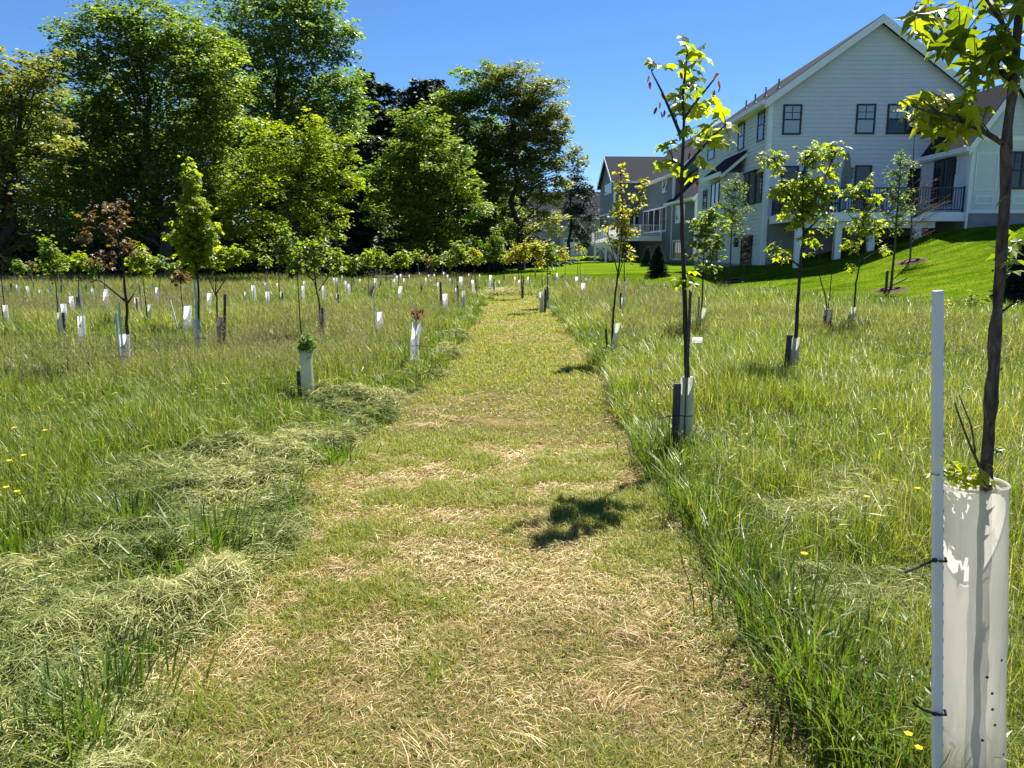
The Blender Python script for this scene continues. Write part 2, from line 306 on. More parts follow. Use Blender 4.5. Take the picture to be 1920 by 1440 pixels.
def siding(mb, pl, c, a0, a1, z0, z1, apex=None, step=.19, mat=0):
    "lapped boards; apex = (a, z) closes a gable above z1"
    zs = list(np.arange(z0, (apex[1] if apex else z1) - .01, step)); top = apex[1] if apex else z1
    def lim(z):
        if not apex or z <= z1: return a0, a1
        f = (z - z1) / (apex[1] - z1); return a0 + (apex[0] - a0) * f, a1 + (apex[0] - a1) * f
    for z in zs:
        zt = min(z + step, top); l0, r0 = lim(z); l1, r1 = lim(zt)
        P = lambda a, zz, o: (a, c - o, zz) if pl == 'f' else (c - o, a, zz)
        mb.add([P(l0, z, .045), P(r0, z, .045), P(r1, zt, .012), P(l1, zt, .012), P(l0, z, .008), P(r0, z, .008)], [(0, 1, 2, 3), (4, 5, 1, 0)], mat=mat)
def window(h, pl, c, a0, a1, z0, z1, fr='black', units=1, rail=True, grille=(2, 2), blind=0, wd=.075):
    "frame with its pane; sash rail and bars are part of the frame"
    if a0 > a1: a0, a1 = a1, a0
    if z0 > z1: z0, z1 = z1, z0
    f = MB(); pbox(f, pl, c, a0, a1, z1 - wd, z1, .03, .085); pbox(f, pl, c, a0, a1, z0, z0 + wd, .03, .085)
    uw = (a1 - a0) / units
    for u in range(units + 1): a = a0 + u * uw; w0 = wd if u in (0, units) else wd * 1.2; lo = a if u == 0 else a - w0 if u == units else a - w0 / 2; pbox(f, pl, c, lo, lo + w0, z0 + wd, z1 - wd, .03, .084)
    zm = (z0 + z1) / 2
    for u in range(units):
        b0 = a0 + u * uw + wd; b1 = a0 + (u + 1) * uw - wd
        if rail: pbox(f, pl, c, b0, b1, zm - .03, zm + .03, .03, .075)
        if grille:
            zlo = zm + .03 if rail else z0 + wd; zhi = z1 - wd
            for q in range(1, grille[0]): a = b0 + (b1 - b0) * q / grille[0]; pbox(f, pl, c, a - .015, a + .015, zlo, zhi, .03, .068)
            for q in range(1, grille[1]): z = zlo + (zhi - zlo) * q / grille[1]; pbox(f, pl, c, b0, b1, z - .015, z + .015, .03, .066)
    o = f.build('window', M[fr], h.root)
    p = MB(); pbox(p, pl, c, a0 + .02, a1 - .02, z0 + .02, z1 - .02, .02, .056)
    p.build('pane', M['blind' if blind == 2 else 'glass'], o)
    if blind == 1: b = MB(); pbox(b, pl, c, a0 + wd, a1 - wd, zm, z1 - wd, .054, .060); b.build('blind', M['blind'], o)
    return o
def pwin(h, pl, c, x0, y0, x1, y1, **k):
    a0, _ = h.px(pl, c, x0, (y0 + y1) / 2); a1, _ = h.px(pl, c, x1, (y0 + y1) / 2); xm = (x0 + x1) / 2
    _, z1 = h.px(pl, c, xm, y0); _, z0 = h.px(pl, c, xm, y1); return window(h, pl, c, a0, a1, z0, z1, **k)
def gable_roof(h, x0, x1, y0, y1, ze, zr, mat='shingle', ov=.35, t=.16, axis='y', name='roof', hip=0):
    "two slopes with overhang, then rake boards and eave fascia as parts"
    xm = (x0 + x1) / 2; sl_ = (zr - ze) / (xm - x0); f = MB()
    def F(a, b, z): return (a, b, z) if axis == 'y' else (b, a, z)
    for sg, xe in ((-1, x0), (1, x1)):
        e = xe + sg * ov; zz = ze - ov * sl_; poly = [(e, zz), (xm, zr), (xm, zr + t), (e, zz + t)]
        f.prism(poly, lambda a, z: F(a, y0 - ov, z), lambda a, z: F(a, y1 + ov, z))
    ro = f.build(name, M[mat], h.root); g = MB()
    for yb in (y0 - ov - .035, y1 + ov + .005):
        for sg, xe in ((-1, x0), (1, x1)):
            e = xe + sg * ov; zz = ze - ov * sl_
            g.prism([(e, zz - .22), (xm - sg * -.002, zr - .22), (xm, zr + t - .03), (e, zz + t - .03)], lambda a, z: F(a, yb, z), lambda a, z: F(a, yb + .03, z))
    for sg, xe in ((-1, x0), (1, x1)):
        e = xe + sg * (ov + .003); zz = ze - ov * sl_; a, b = sorted((e, e + sg * .11))
        if axis == 'y': g.box(a, b, y0 - ov, y1 + ov, zz - .05, zz + t - .02); a, b = sorted((xe + sg * .05, e)); g.box(a, b, y0 - ov + .01, y1 + ov - .01, zz - .09, zz - .055)
        else: g.box(y0 - ov, y1 + ov, a, b, zz - .05, zz + t - .02)
    g.build('fascia', M['trim'], h.root); return ro

def railing(h, mats, segs, zf, ht=1.0, step=.13, name='railing', post=.1, cap=.09):
    rl = MB(); 
    for (a, b) in segs:
        a = np.array(a, float); b = np.array(b, float); L = np.linalg.norm(b[:2] - a[:2]); n = max(1, int(L / 1.9)); m = max(2, int(L / step))
        up = lambda p, z: (p[0], p[1], (p[2] if len(p) > 2 else zf) + z)
        rl.bar(up(a, ht), up(b, ht), cap, .05); rl.bar(up(a, .1), up(b, .1), .05, .05)
        for q in range(n + 1): p = a + (b - a) * q / n; rl.bar(up(p, 0), up(p, ht + .08), post, post)
        for q in range(1, m): p = a + (b - a) * q / m; rl.bar(up(p, .1), up(p, ht - .02), .025, .025)
    return rl.build(name, mats, h.root)

# ---- the white house
h = House('white_house', 'large white clapboard house with black windows and a raised deck', at(1428, 505, 36.0), R(-.5))
_, ZE = h.px('f', 0, 1447, 187); _, ZR = h.px('f', 0, 1650, 42); XM = h.px('f', 0, 1650, 42)[0]; W = 2 * XM; D = 13.5
ZD = h.px('f', -3.6, 1700, 398)[1]                     # deck floor
wl = MB(); wl.box(0, W, 0, D, -1.2, ZE)
wl.prism([(0, ZE), (W, ZE), (XM, ZR)], lambda a, z: (a, 0, z), lambda a, z: (a, D, z))
siding(wl, 'f', 0, .1, W - .1, ZD - .1, ZE, (XM, ZR)); siding(wl, 'l', 0, .1, D, .05, ZE)
wl.build('wall', M['siding'], h.root)
gable_roof(h, 0, W, 0, D, ZE + .05, ZR + .1)
tr = MB(); tr.box(-.06, .13, -.055, .13, .2, ZE); tr.build('corner_board', M['trim'], h.root)
tr = MB(); tr.box(W - .12, W + .06, -.055, .1, ZD, ZE); tr.build('corner_board', M['trim'], h.root)
tr = MB(); pbox(tr, 'l', 0, .14, D, ZE - .24, ZE - .02, .047, .06); tr.build('frieze_board', M['trim'], h.root)
tr = MB(); pbox(tr, 'l', 0, 7.0, 7.15, .2, ZD, .047, .06); tr.build('corner_board', M['trim'], h.root)
fo = MB(); fo.box(-.05, W, -.05, .0, -1.3, ZD - .12); fo.box(-.05, 0, 0, D, -1.3, .18)
fo.build('foundation', M['concrete'], h.root)
for x0, y0, x1, y1, kw in [(1467, 196, 1502, 253, dict(blind=2)), (1604, 195, 1640, 252, dict(blind=2)), (1662, 195, 1735, 252, dict(units=2, blind=1)),
                           (1462, 311, 1495, 398, dict(rail=False, grille=None)), (1600, 310, 1631, 396, dict(rail=False, grille=None)), (1700, 316, 1722, 394, dict(rail=False, grille=None))]:
    pwin(h, 'f', 0, x0, y0, x1, y1, **kw)
for x0, y0, x1, y1, kw in [(1423, 204, 1435, 264, {}), (1386, 229, 1397, 281, {}), (1329, 263, 1341, 299, {}), (1394, 322, 1418, 385, dict(units=2, rail=False, grille=None)), (1419, 317, 1431, 380, dict(rail=False, grille=None)),
                           (1320, 356, 1327, 391, dict(rail=False, grille=None)), (1391, 441, 1411, 507, dict(rail=False, grille=None)), (1333, 450, 1346, 490, dict())]:
    pwin(h, 'l', 0, x0, y0, x1, y1, **kw)
# bay on the left side with its shed roof
b0 = h.px('l', -.9, 1362, 330)[0]; b1 = h.px('l', -.9, 1330, 350)[0]; zb0 = h.px('l', -.9, 1345, 392)[1]; zb1 = h.px('l', -.9, 1345, 330)[1]
bay = MB(); bay.box(-.9, 0, b0, b1, zb0 - .3, zb1); siding(bay, 'l', -.9, b0, b1, zb0 - .3, zb1); siding(bay, 'f', b0, -.9, 0, zb0 - .3, zb1); bay.build('bay', M['siding'], h.root)
br = MB(); br.prism([(-1.25, zb1 - .12), (0, zb1 + .95), (0, zb1 + 1.1), (-1.25, zb1 + .03)], lambda a, z: (a, b0 - .3, z), lambda a, z: (a, b1 + .3, z)); br.build('bay_roof', M['shingle'], h.root)
br = MB(); br.box(-1.33, -1.25, b0 - .3, b1 + .3, zb1 - .2, zb1 + .02); br.prism([(-1.25, zb1 - .3), (0, zb1 + .75), (0, zb1 + .94), (-1.25, zb1 - .13)], lambda a, z: (a, b0 - .33, z), lambda a, z: (a, b0 - .303, z)); br.build('bay_fascia', M['trim'], h.root)
pwin(h, 'l', -.9, 1335, 342, 1350, 392, units=2, rail=False, grille=None)
# wall vent, lanterns, roof pipes
v = MB(); a, z = h.px('f', 0, 1551, 309); pbox(v, 'f', 0, a - .24, a + .24, z - .24, z + .24, .035, .075); pbox(v, 'f', 0, a - .15, a + .15, z - .15, z + .15, .075, .10); v.build('wall_vent', M['trim'], h.root)
def lantern(pl, c, px, py, sc=1):
    a, z = h.px(pl, c, px, py); v = MB()
    for z0, z1, w_, o in ((.2, .25, .1, .26), (-.22, -.18, .09, .25)): pbox(v, pl, c, a - w_ * sc, a + w_ * sc, z + z0 * sc, z + z1 * sc, .04, o)
    for q in (-.085, .07):
        for o in (.06, .22): pbox(v, pl, c, a + q * sc, a + (q + .015) * sc, z - .18 * sc, z + .2 * sc, o, o + .02)
    pbox(v, pl, c, a - .05, a + .05, z - .1, z + .15, .03, .055); l_ = v.build('lantern', M['black'], h.root)
    g = MB(); pbox(g, pl, c, a - .06 * sc, a + .06 * sc, z - .17 * sc, z + .19 * sc, .085, .2); g.build('lantern_glass', M['glass'], l_)
lantern('f', 0, 1505, 331); lantern('f', 0, 1592, 326); lantern('l', 0, 1412, 452); lantern('l', 0, 1385, 455)
for y in (1.6, 3.5, 5.2, 6.8):
    p = MB(); f_ = .18; x_ = XM * f_; z_ = ZE + (ZR - ZE) * f_ + .2; p.tube([(x_, y, z_ - .1), (x_, y, z_ + .45)], .045, 8); p.tube([(x_, y, z_ + .02), (x_, y, z_ + .1)], [.12, .05], 8); p.build('vent_pipe', M['metal'], h.root)
# front wing on the right
WX = h.px('f', -3.6, 1818, 340)[0]; WZ = h.px('f', -3.6, 1818, 264)[1]; WR = h.px('f', -3.6, 1905, 160)[1]; WM = h.px('f', -3.6, 1905, 160)[0]; WW = 2 * (WM - WX); WB = h.px('f', -3.6, 1850, 400)[1]
wg = MB(); wg.box(WX, WX + WW, -3.6, .5, WB, WZ); wg.prism([(WX, WZ), (WX + WW, WZ), (WM, WR)], lambda a, z: (a, -3.6, z), lambda a, z: (a, 4.0, z)); wg.box(WX, W, -.4, 5, WB - 2, WB)
siding(wg, 'f', -3.6, WX + .12, WX + WW - .12, WZ + .22, WZ + .22, (WM, WR - .05), .17)
wg.build('wing', M['siding'], h.root)
gable_roof(h, WX, WX + WW, -3.6, 4.0, WZ + .05, WR + .08, name='wing_roof', ov=.3)
fo = MB(); fo.box(WX + .04, WX + WW - .04, -3.56, .4, WB - 2.5, WB - .003); fo.build('wing_foundation', M['concrete'], h.root)
pn = MB(); pl_ = []
def panel(pl, c, x0, y0, x1, y1):
    a0, z1 = h.px(pl, c, x0, y0); a1, z0 = h.px(pl, c, x1, y1)
    for q in ((a0, a1, z1 - .05, z1), (a0, a1, z0, z0 + .05), (a0, a0 + .05, z0 + .05, z1 - .05), (a1 - .05, a1, z0 + .05, z1 - .05)): pbox(pn, pl, c, min(q[:2]), max(q[:2]), q[2], q[3], .004, .03)
panel('f', -3.6, 1832, 286, 1867, 357); panel('f', -3.6, 1829, 367, 1861, 383); panel('f', -3.6, 1898, 367, 1935, 383); panel('l', WX, 1797, 292, 1811, 352)
pbox(pn, 'f', -3.6, WX, WX + WW, WZ + .0, WZ + .2, .004, .05); pbox(pn, 'f', -3.6, WX, WX + WW, WB + .0, WB + .12, .004, .04); pbox(pn, 'l', WX, -3.55, -.1, WZ - .12, WZ + .1, .004, .04)
pn.box(WX - .04, WX + .12, -3.645, -3.48, WB, WZ); pn.build('panel_trim', M['trim'], h.root)
pwin(h, 'f', -3.6, 1884, 284, 1945, 355, units=2, blind=0); pwin(h, 'l', WX, 1752, 299, 1789, 384, units=2, rail=False, grille=(3, 3)); lantern('l', WX, 1792, 314, 1.3)
dp = MB(); dp.tube([(WX - .42, -3.7, WZ - .2), (WX - .3, -3.72, WZ - .35), (WX - .06, -3.74, WZ - .5), (WX - .06, -3.74, WB - .8)], .05, 8); dp.build('downspout', M['trim'], h.root)
# deck on posts
DX0, DX1, DY = .25, WX - .05, -3.6
dk = MB(); dk.box(DX0, DX1, DY, -.05, ZD - .16, ZD); dk.box(DX0 - .04, DX1, DY - .04, DY - .004, ZD - .36, ZD - .03); dk.box(DX0 - .04, DX0 - .004, DY, -.05, ZD - .36, ZD - .03)
dk.box(DX0 + .1, DX1 - 1, DY + .35, DY + .5, ZD - .62, ZD - .365); dk.build('deck', M['trim'], h.root)
for px_ in (1497, 1570, 1632, 1718):
    a = h.px('f', DY + .42, px_, 450)[0]; wp = h.l + h.ex * a + h.ey * (DY + .42); p = MB(); p.box(a - .13, a + .13, DY + .3, DY + .56, float(terr(wp[0], wp[1])) - .3 - h.l[2], ZD - .625); p.build('deck_post', M['trim'], h.root)
railing(h, M['black'], [((DX0 + .06, DY + .06), (DX1 - .1, DY + .06)), ((DX0 + .06, DY + .06), (DX0 + .06, -.1))], ZD, .98, .11, post=.05, cap=.05)

def wpt(h, x, y, z): return tuple(h.l + h.ex * x + h.ey * y + np.array([0, 0, z]))
def chair(label, x, y, rz):
    t = thing('deck_chair', label, 'chair', wpt(h, x, y, ZD), rz, 'dark chairs on the white house deck')
    s = MB(); s.box(-.28, .28, -.28, .28, .4, .46); s.build('seat', M['black'], t)
    s = MB(); s.prism([(.24, .46), (.52, 1.02), (.46, 1.05), (.18, .46)], lambda a, z: (-.28, a, z), lambda a, z: (.28, a, z)); s.build('backrest', M['cloth'], t)
    for sx in (-.26, .26):
        for sy in (-.25, .25): s = MB(); s.bar((sx, sy, 0), (sx, sy, .4), .05); s.build('leg', M['black'], t)
        s = MB(); s.box(sx - .03, sx + .03, -.28, .3, .62, .66); s.bar((sx, -.25, .46), (sx, -.25, .62), .04); s.build('armrest', M['black'], t)
CX = h.px('f', -1.8, 1790, 375)[0]
chair('dark deck chair with a taupe back, rightmost on the white house deck', CX, -2.0, R(-70)); chair('dark deck chair facing the table on the white house deck', h.px('f', -2.2, 1560, 380)[0], -2.2, R(90)); chair('dark deck chair right of the table on the white house deck', h.px('f', -2.2, 1638, 380)[0], -2.2, R(-90))
t = thing('patio_table', 'dark table on the white house deck beside the closed umbrella', 'table', wpt(h, h.px('f', -2.2, 1598, 380)[0], -2.2, ZD)); s = MB(); s.box(-.8, .8, -.45, .45, .69, .74); s.build('table_top', M['black'], t)
for sx in (-.7, .7):
    for sy in (-.38, .38): s = MB(); s.bar((sx, sy, 0), (sx, sy, .69), .06); s.build('leg', M['black'], t)
t = thing('patio_umbrella', 'closed taupe patio umbrella standing on the white house deck', 'umbrella', wpt(h, h.px('f', -1.0, 1587, 330)[0], -1.0, ZD)); s = MB(); s.tube([(0, 0, 0), (0, 0, 2.75)], .028, 8); s.build('pole', M['metal'], t)
s = MB(); n = 12; P = []
prof = [(1.2, .17), (1.5, .19), (2.0, .16), (2.4, .11), (2.62, .06), (2.7, .01)]
for z, rr in prof: P += [(rr * (1 + .22 * (-1) ** q) * math.cos(q * 2 * math.pi / n), rr * (1 + .22 * (-1) ** q) * math.sin(q * 2 * math.pi / n), z) for q in range(n)]
s.add(P, [(i * n + q, i * n + (q + 1) % n, (i + 1) * n + (q + 1) % n, (i + 1) * n + q) for i in range(len(prof) - 1) for q in range(n)]); s.build('canopy', M['cloth'], t)
s = MB(); s.tube([(0, 0, 0), (0, 0, .08), (0, 0, .1)], [.28, .26, .05], 16); s.build('base', M['black'], t)

# ---- the grey house
h = House('grey_house', 'slate grey sided house with a white railed deck behind the white house', at(1258, 487, 71), R(3))
zE = h.px('l', 0, 1256, 326)[1]; gX = 14.0; zR = zE + 5.6; D = 14.5; WL = -h.px('f', D, 1151, 400)[0]; WD = 9.0
zWE = h.px('f', D, 1160, 338)[1]; zWR = h.px('f', D + WD / 2, 1180, 297)[1]
wl = MB(); wl.box(0, gX, 0, D + WD, -2, zE); wl.prism([(0, zE), (gX, zE), (gX / 2, zR)], lambda a, z: (a, 0, z), lambda a, z: (a, D + WD, z)); wl.box(-WL, 0, D, D + WD, -2, zWE)
wl.prism([(D, zWE), (D + WD, zWE), (D + WD / 2, zWR)], lambda a, z: (-WL, a, z), lambda a, z: (1, a, z))
siding(wl, 'f', 0, 0, gX, 0, zE, (gX / 2, zR), .2); siding(wl, 'l', 0, 0, D, 0, zE, None, .2); siding(wl, 'f', D, -WL, 0, 0, zWE, None, .2); siding(wl, 'l', -WL, D, D + WD, 0, zWE, (D + WD / 2, zWR), .2)
FW = -7.4; zFE = h.px('l', 0, 1287, 369)[1]; FX = 5.6; zFR = zFE + 2.6
wl.box(0, FX, FW, 0, -2, zFE); wl.prism([(0, zFE), (FX, zFE), (FX / 2, zFR)], lambda a, z: (a, FW, z), lambda a, z: (a, 1, z)); siding(wl, 'f', FW, 0, FX, 0, zFE, (FX / 2, zFR), .2); siding(wl, 'l', 0, FW, 0, 0, zFE, None, .2)
wl.build('wall', M['gsiding'], h.root)
gable_roof(h, 0, gX, 0, D + WD, zE, zR + .05); gable_roof(h, D, D + WD, -WL, 5, zWE, zWR + .05, axis='x', name='side_roof', ov=.4); gable_roof(h, 0, FX, FW, 1, zFE, zFR + .05, name='wing_roof', ov=.4)
for x_, y_, z_ in ((0, 0, zE), (0, FW, zFE), (-WL, D, zWE)): tr = MB(); tr.box(x_ - .06, x_ + .14, y_ - .06, y_ + .14, 0, z_); tr.build('corner_board', M['trim'], h.root)
for x0, y0, x1, y1, kw in [(1207, 391, 1250, 436, dict(units=4, rail=False, grille=None)), (1243, 333, 1251, 361, {}), (1268, 384, 1285, 418, dict(units=2)), (1262, 450, 1280, 488, dict(units=2, rail=False, grille=(2, 1)))]:
    pwin(h, 'l', 0, x0, y0, x1, y1, fr='trim', wd=.14, **kw)
for x0, y0, x1, y1, kw in [(1135, 345, 1147, 364, dict(units=3, rail=False, grille=None)), (1125, 402, 1143, 432, dict(units=2, rail=False, grille=None))]: pwin(h, 'l', -WL, x0, y0, x1, y1, fr='trim', wd=.14, **kw)
for x0, y0, x1, y1, kw in [(1160, 352, 1170, 362, dict(rail=False, grille=None)), (1178, 395, 1200, 436, dict(units=2, rail=False, grille=None))]: pwin(h, 'f', D, x0, y0, x1, y1, fr='trim', wd=.14, **kw)
dp = MB(); dp.tube([(-.4, FW - .1, zFE - .25), (-.1, FW - .1, zFE - .6), (-.1, FW - .1, .1)], .06, 8); dp.build('downspout', M['trim'], h.root)
zd = h.px('l', -1.5, 1235, 440)[1]; dxl = -4.2; dyn = 3.4
dk = MB(); dk.box(dxl, -.06, dyn, D - .06, zd - .25, zd); dk.box(dxl - .04, -.06, dyn - .05, dyn - .004, zd - .5, zd - .02); dk.box(dxl - .05, dxl - .004, dyn, D - .06, zd - .5, zd - .02); dk.build('deck', M['trim'], h.root)
for x_, y_ in ((dxl + .15, dyn + .15), (dxl + .15, dyn + 5), (dxl + .15, D - .4)): p = MB(); p.box(x_ - .13, x_ + .13, y_ - .13, y_ + .13, -.6, zd - .255); p.build('deck_post', M['trim'], h.root)
railing(h, M['trim'], [((dxl + .08, dyn + .08), (-.12, dyn + .08)), ((dxl + .08, dyn + 2.2), (dxl + .08, D - .2)), ((dxl + .08, dyn + .08), (dxl + .08, dyn + .5))], zd, 1.0, .16)
# landing with braced posts, and a stair down to the lawn
lx1 = h.px('f', dyn + .3, 1138, 470)[0]; lx0 = h.px('f', dyn + .3, 1114, 470)[0]; zl = h.px('f', dyn + .3, 1126, 456)[1]; ly0, ly1 = dyn + .3, dyn + 2.1
ld = MB(); ld.box(lx0, lx1, ly0, ly1, zl - .25, zl); ld.box(lx0 - .05, lx1 + .05, ly0 - .05, ly0 - .004, zl - .42, zl - .02); ld.build('landing', M['trim'], h.root)
for x_ in (lx0 + .1, lx1 - .1):
    p = MB(); p.box(x_ - .1, x_ + .1, ly0 + .02, ly0 + .22, -.8, zl - .255); sg = 1 if x_ < (lx0 + lx1) / 2 else -1; p.bar((x_ + sg * .1, ly0 + .1, zl - .9), (x_ + sg * .6, ly0 + .1, zl - .3), .1); p.build('landing_post', M['trim'], h.root)
railing(h, M['trim'], [((lx0 + .05, ly0 + .05), (lx1 - .05, ly0 + .05)), ((lx0 + .05, ly0 + .05), (lx0 + .05, ly1))], zl, 1.0, .2, 'landing_railing')
def stair(x0, z0, x1, z1, y0, y1, name):
    st = MB(); n = max(3, int(abs(z1 - z0) / .18))
    for q in range(n): f0 = q / n; f1 = (q + 1) / n; a, b = sorted((x0 + (x1 - x0) * f0, x0 + (x1 - x0) * f1)); z = z0 + (z1 - z0) * (f0 + f1) / 2; st.box(a - .02, b + .02, y0 + .06, y1 - .06, z - .05, z)
    for y_ in (y0 + .02, y1 - .04): st.bar((x0, y_, z0 - .12), (x1, y_, z1 - .12), .05, .28)
    st.build(name, M['trim'], h.root); railing(h, M['trim'], [((x0, y0 + .02, z0), (x1, y0 + .02, z1))], 0, .95, .2, name + '_railing')
xs_ = h.px('f', dyn + .3, 1162, 488)[0]; stair(lx1, zl, xs_, -.15, ly0, ly1, 'stair')
stair(lx0 + .1, zl, dxl, zd, ly1 + .1, ly1 + 1.3, 'upper_stair')

# ---- tan house and white garage far behind, and the house seen through the wood
h = House('tan_house', 'pale tan house far behind the forked cedar with a white garage door', at(1050, 477, 112), R(-4))
wl = MB(); wl.box(-6, 14, 0, 12, -2, 5.2); siding(wl, 'f', 0, -6, 14, 0, 5.2, None, .25); zf = 2.9
wl.box(0, 3.9, -2, 0, -2, zf); wl.prism([(0, zf), (3.9, zf), (1.95, zf + 2.3)], lambda a, z: (a, -2, z), lambda a, z: (a, 0, z)); wl.build('wall', M['tsiding'], h.root)
gable_roof(h, 0, 12, -6, 14, 5.2, 9.0, axis='x'); gable_roof(h, 0, 3.9, -2, 1, zf, zf + 2.35, name='garage_roof')
g = MB(); pbox(g, 'f', -2, .5, 3.4, -.5, 2.3, .02, .06)
for q in range(4): pbox(g, 'f', -2, .55, 3.35, -.4 + q * .7, -.37 + q * .7, .06, .075)
gd = g.build('garage_door', M['trim'], h.root); g = MB()
for q in range(4): pbox(g, 'f', -2, .62 + q * .69, 1.2 + q * .69, 1.72, 2.12, .062, .08)
g.build('pane', M['glass'], gd)
for a in (6.5, 9, 11.5): window(h, 'f', 0, a, a + 1, 3, 4.4, fr='trim', wd=.14)
h = House('wood_house', 'bluish grey house half hidden by the dark trunks of the wood', at(735, 497, 82), R(6))
wl = MB(); wl.box(0, 9, 0, 8, -2, 3); siding(wl, 'f', 0, 0, 9, 0, 3, None, .25); wl.build('wall', M['gsiding'], h.root); gable_roof(h, 0, 8, 0, 9, 3, 5.6, axis='x')
for a in (1.2, 4, 6.8): window(h, 'f', 0, a, a + 1.1, .9, 2.3, fr='trim', wd=.14)
# ------------------------------------------------------------------ leaves, branches
def TP(pts, Q=None, T=None): return (np.array(pts, float), Q, T)
TPL = {
    'card': TP([(0, 0, 0), (.5, -.5, .07), (1, 0, -.05), (.5, .5, .07)], [(0, 1, 2, 3)]),
    'oval': TP([(0, 0, 0), (.3, -.42, .05), (.72, -.36, .05), (1, 0, -.12), (.72, .36, .05), (.3, .42, .05)], [(0, 1, 2, 3), (0, 3, 4, 5)]),
    'round': TP([(0, 0, 0), (.12, -.38, .04), (.45, -.52, .08), (.8, -.33, .03), (1, 0, -.08), (.8, .33, .03), (.45, .52, .08), (.12, .38, .04)], [(0, 1, 2, 3), (0, 3, 4, 5), (0, 5, 6, 7)]),
}
def star(lobes, notch, base=(0, 0)):
    "a palmate leaf: lobe tips and notches (degrees, radius) fanned about a point a third of the way up"
    pts = [(.3, 0, .03)]; n = len(lobes)
    for k in range(n):
        a, r = lobes[k]; pts.append((.3 + r * math.cos(R(a)), r * math.sin(R(a)), -.16 * r))
        if k < n - 1: a, r = notch[k]; pts.append((.3 + r * math.cos(R(a)), r * math.sin(R(a)), .04))
    pts.append((.0, 0, .0)); m = len(pts)
    return TP(pts, None, [(0, q, q + 1) for q in range(1, m - 1)] + [(0, m - 1, 1)])
TPL['maple'] = star([(-128, .42), (-62, .72), (0, .8), (62, .72), (128, .42)], [(-95, .28), (-30, .34), (30, .34), (95, .28)])
TPL['tulip'] = star([(-125, .5), (-75, .55), (-28, .72), (28, .72), (75, .55), (125, .5)], [(-98, .42), (-52, .40), (0, .52), (52, .40), (98, .42)])
TPL['lobed'] = star([(-115, .5), (-50, .62), (0, .75), (50, .62), (115, .5)], [(-85, .38), (-25, .46), (25, .46), (85, .38)])
def nrm(v): return v / (np.linalg.norm(v, axis=-1, keepdims=True) + 1e-9)
def leaves(mb, tpl, P, A, N, L, W, tint, mat=0):
    pts, Q, T = TPL[tpl]; A = nrm(A); Sd = nrm(np.cross(N, A)); N2 = np.cross(A, Sd); k = len(pts); m = len(P)
    L = np.broadcast_to(L, (m,))[:, None, None]; W = np.broadcast_to(W, (m,))[:, None, None]
    V = P[:, None] + L * pts[None, :, 0, None] * A[:, None] + W * pts[None, :, 1, None] * Sd[:, None] + L * pts[None, :, 2, None] * N2[:, None]
    off = (np.arange(m) * k)[:, None, None]; tint = np.broadcast_to(tint, (m,))
    if Q is not None: q = (np.array(Q)[None] + off).reshape(-1, 4); mb.add(V.reshape(-1, 3), q, tint=np.repeat(tint, len(Q)), mat=mat)
    else: q = (np.array(T)[None] + off).reshape(-1, 3); mb.add(V.reshape(-1, 3), None, q, tint=np.repeat(tint, len(T)), mat=mat)
def leafdirs(r, n, droop=.35, tilt=.55, out=None, outw=.6):
    a = r.uniform(0, 2 * math.pi, n); A = np.stack([np.cos(a), np.sin(a), np.zeros(n)], -1)
    if out is not None: A = nrm(A * (1 - outw) + nrm(out * np.array([1, 1, .3])) * outw)
    A[:, 2] -= droop * r.uniform(.2, 1.6, n)
    N = np.stack([r.normal(0, tilt, n), r.normal(0, tilt, n), np.ones(n)], -1); return A, N
def arc(p0, p1, sag, r, wig=.04, n=6):
    "a curved limb from p0 to p1 rising first (sag > 0) with a little wander"
    p0 = np.array(p0, float); p1 = np.array(p1, float); t = np.linspace(0, 1, n)[:, None]; d = np.linalg.norm(p1 - p0)
    P = p0 + (p1 - p0) * t + np.array([0, 0, 1.]) * (sag * d * np.sin(math.pi * t)); P[1:-1] += r.normal(0, wig * d * .5, (n - 2, 3)); return P
def along(P, t):
    "points at fractions t of a polyline"
    P = np.asarray(P); s = np.concatenate([[0], np.cumsum(np.linalg.norm(np.diff(P, axis=0), axis=1))]); s /= s[-1]
    return np.stack([np.interp(t, s, P[:, k]) for k in range(3)], -1)

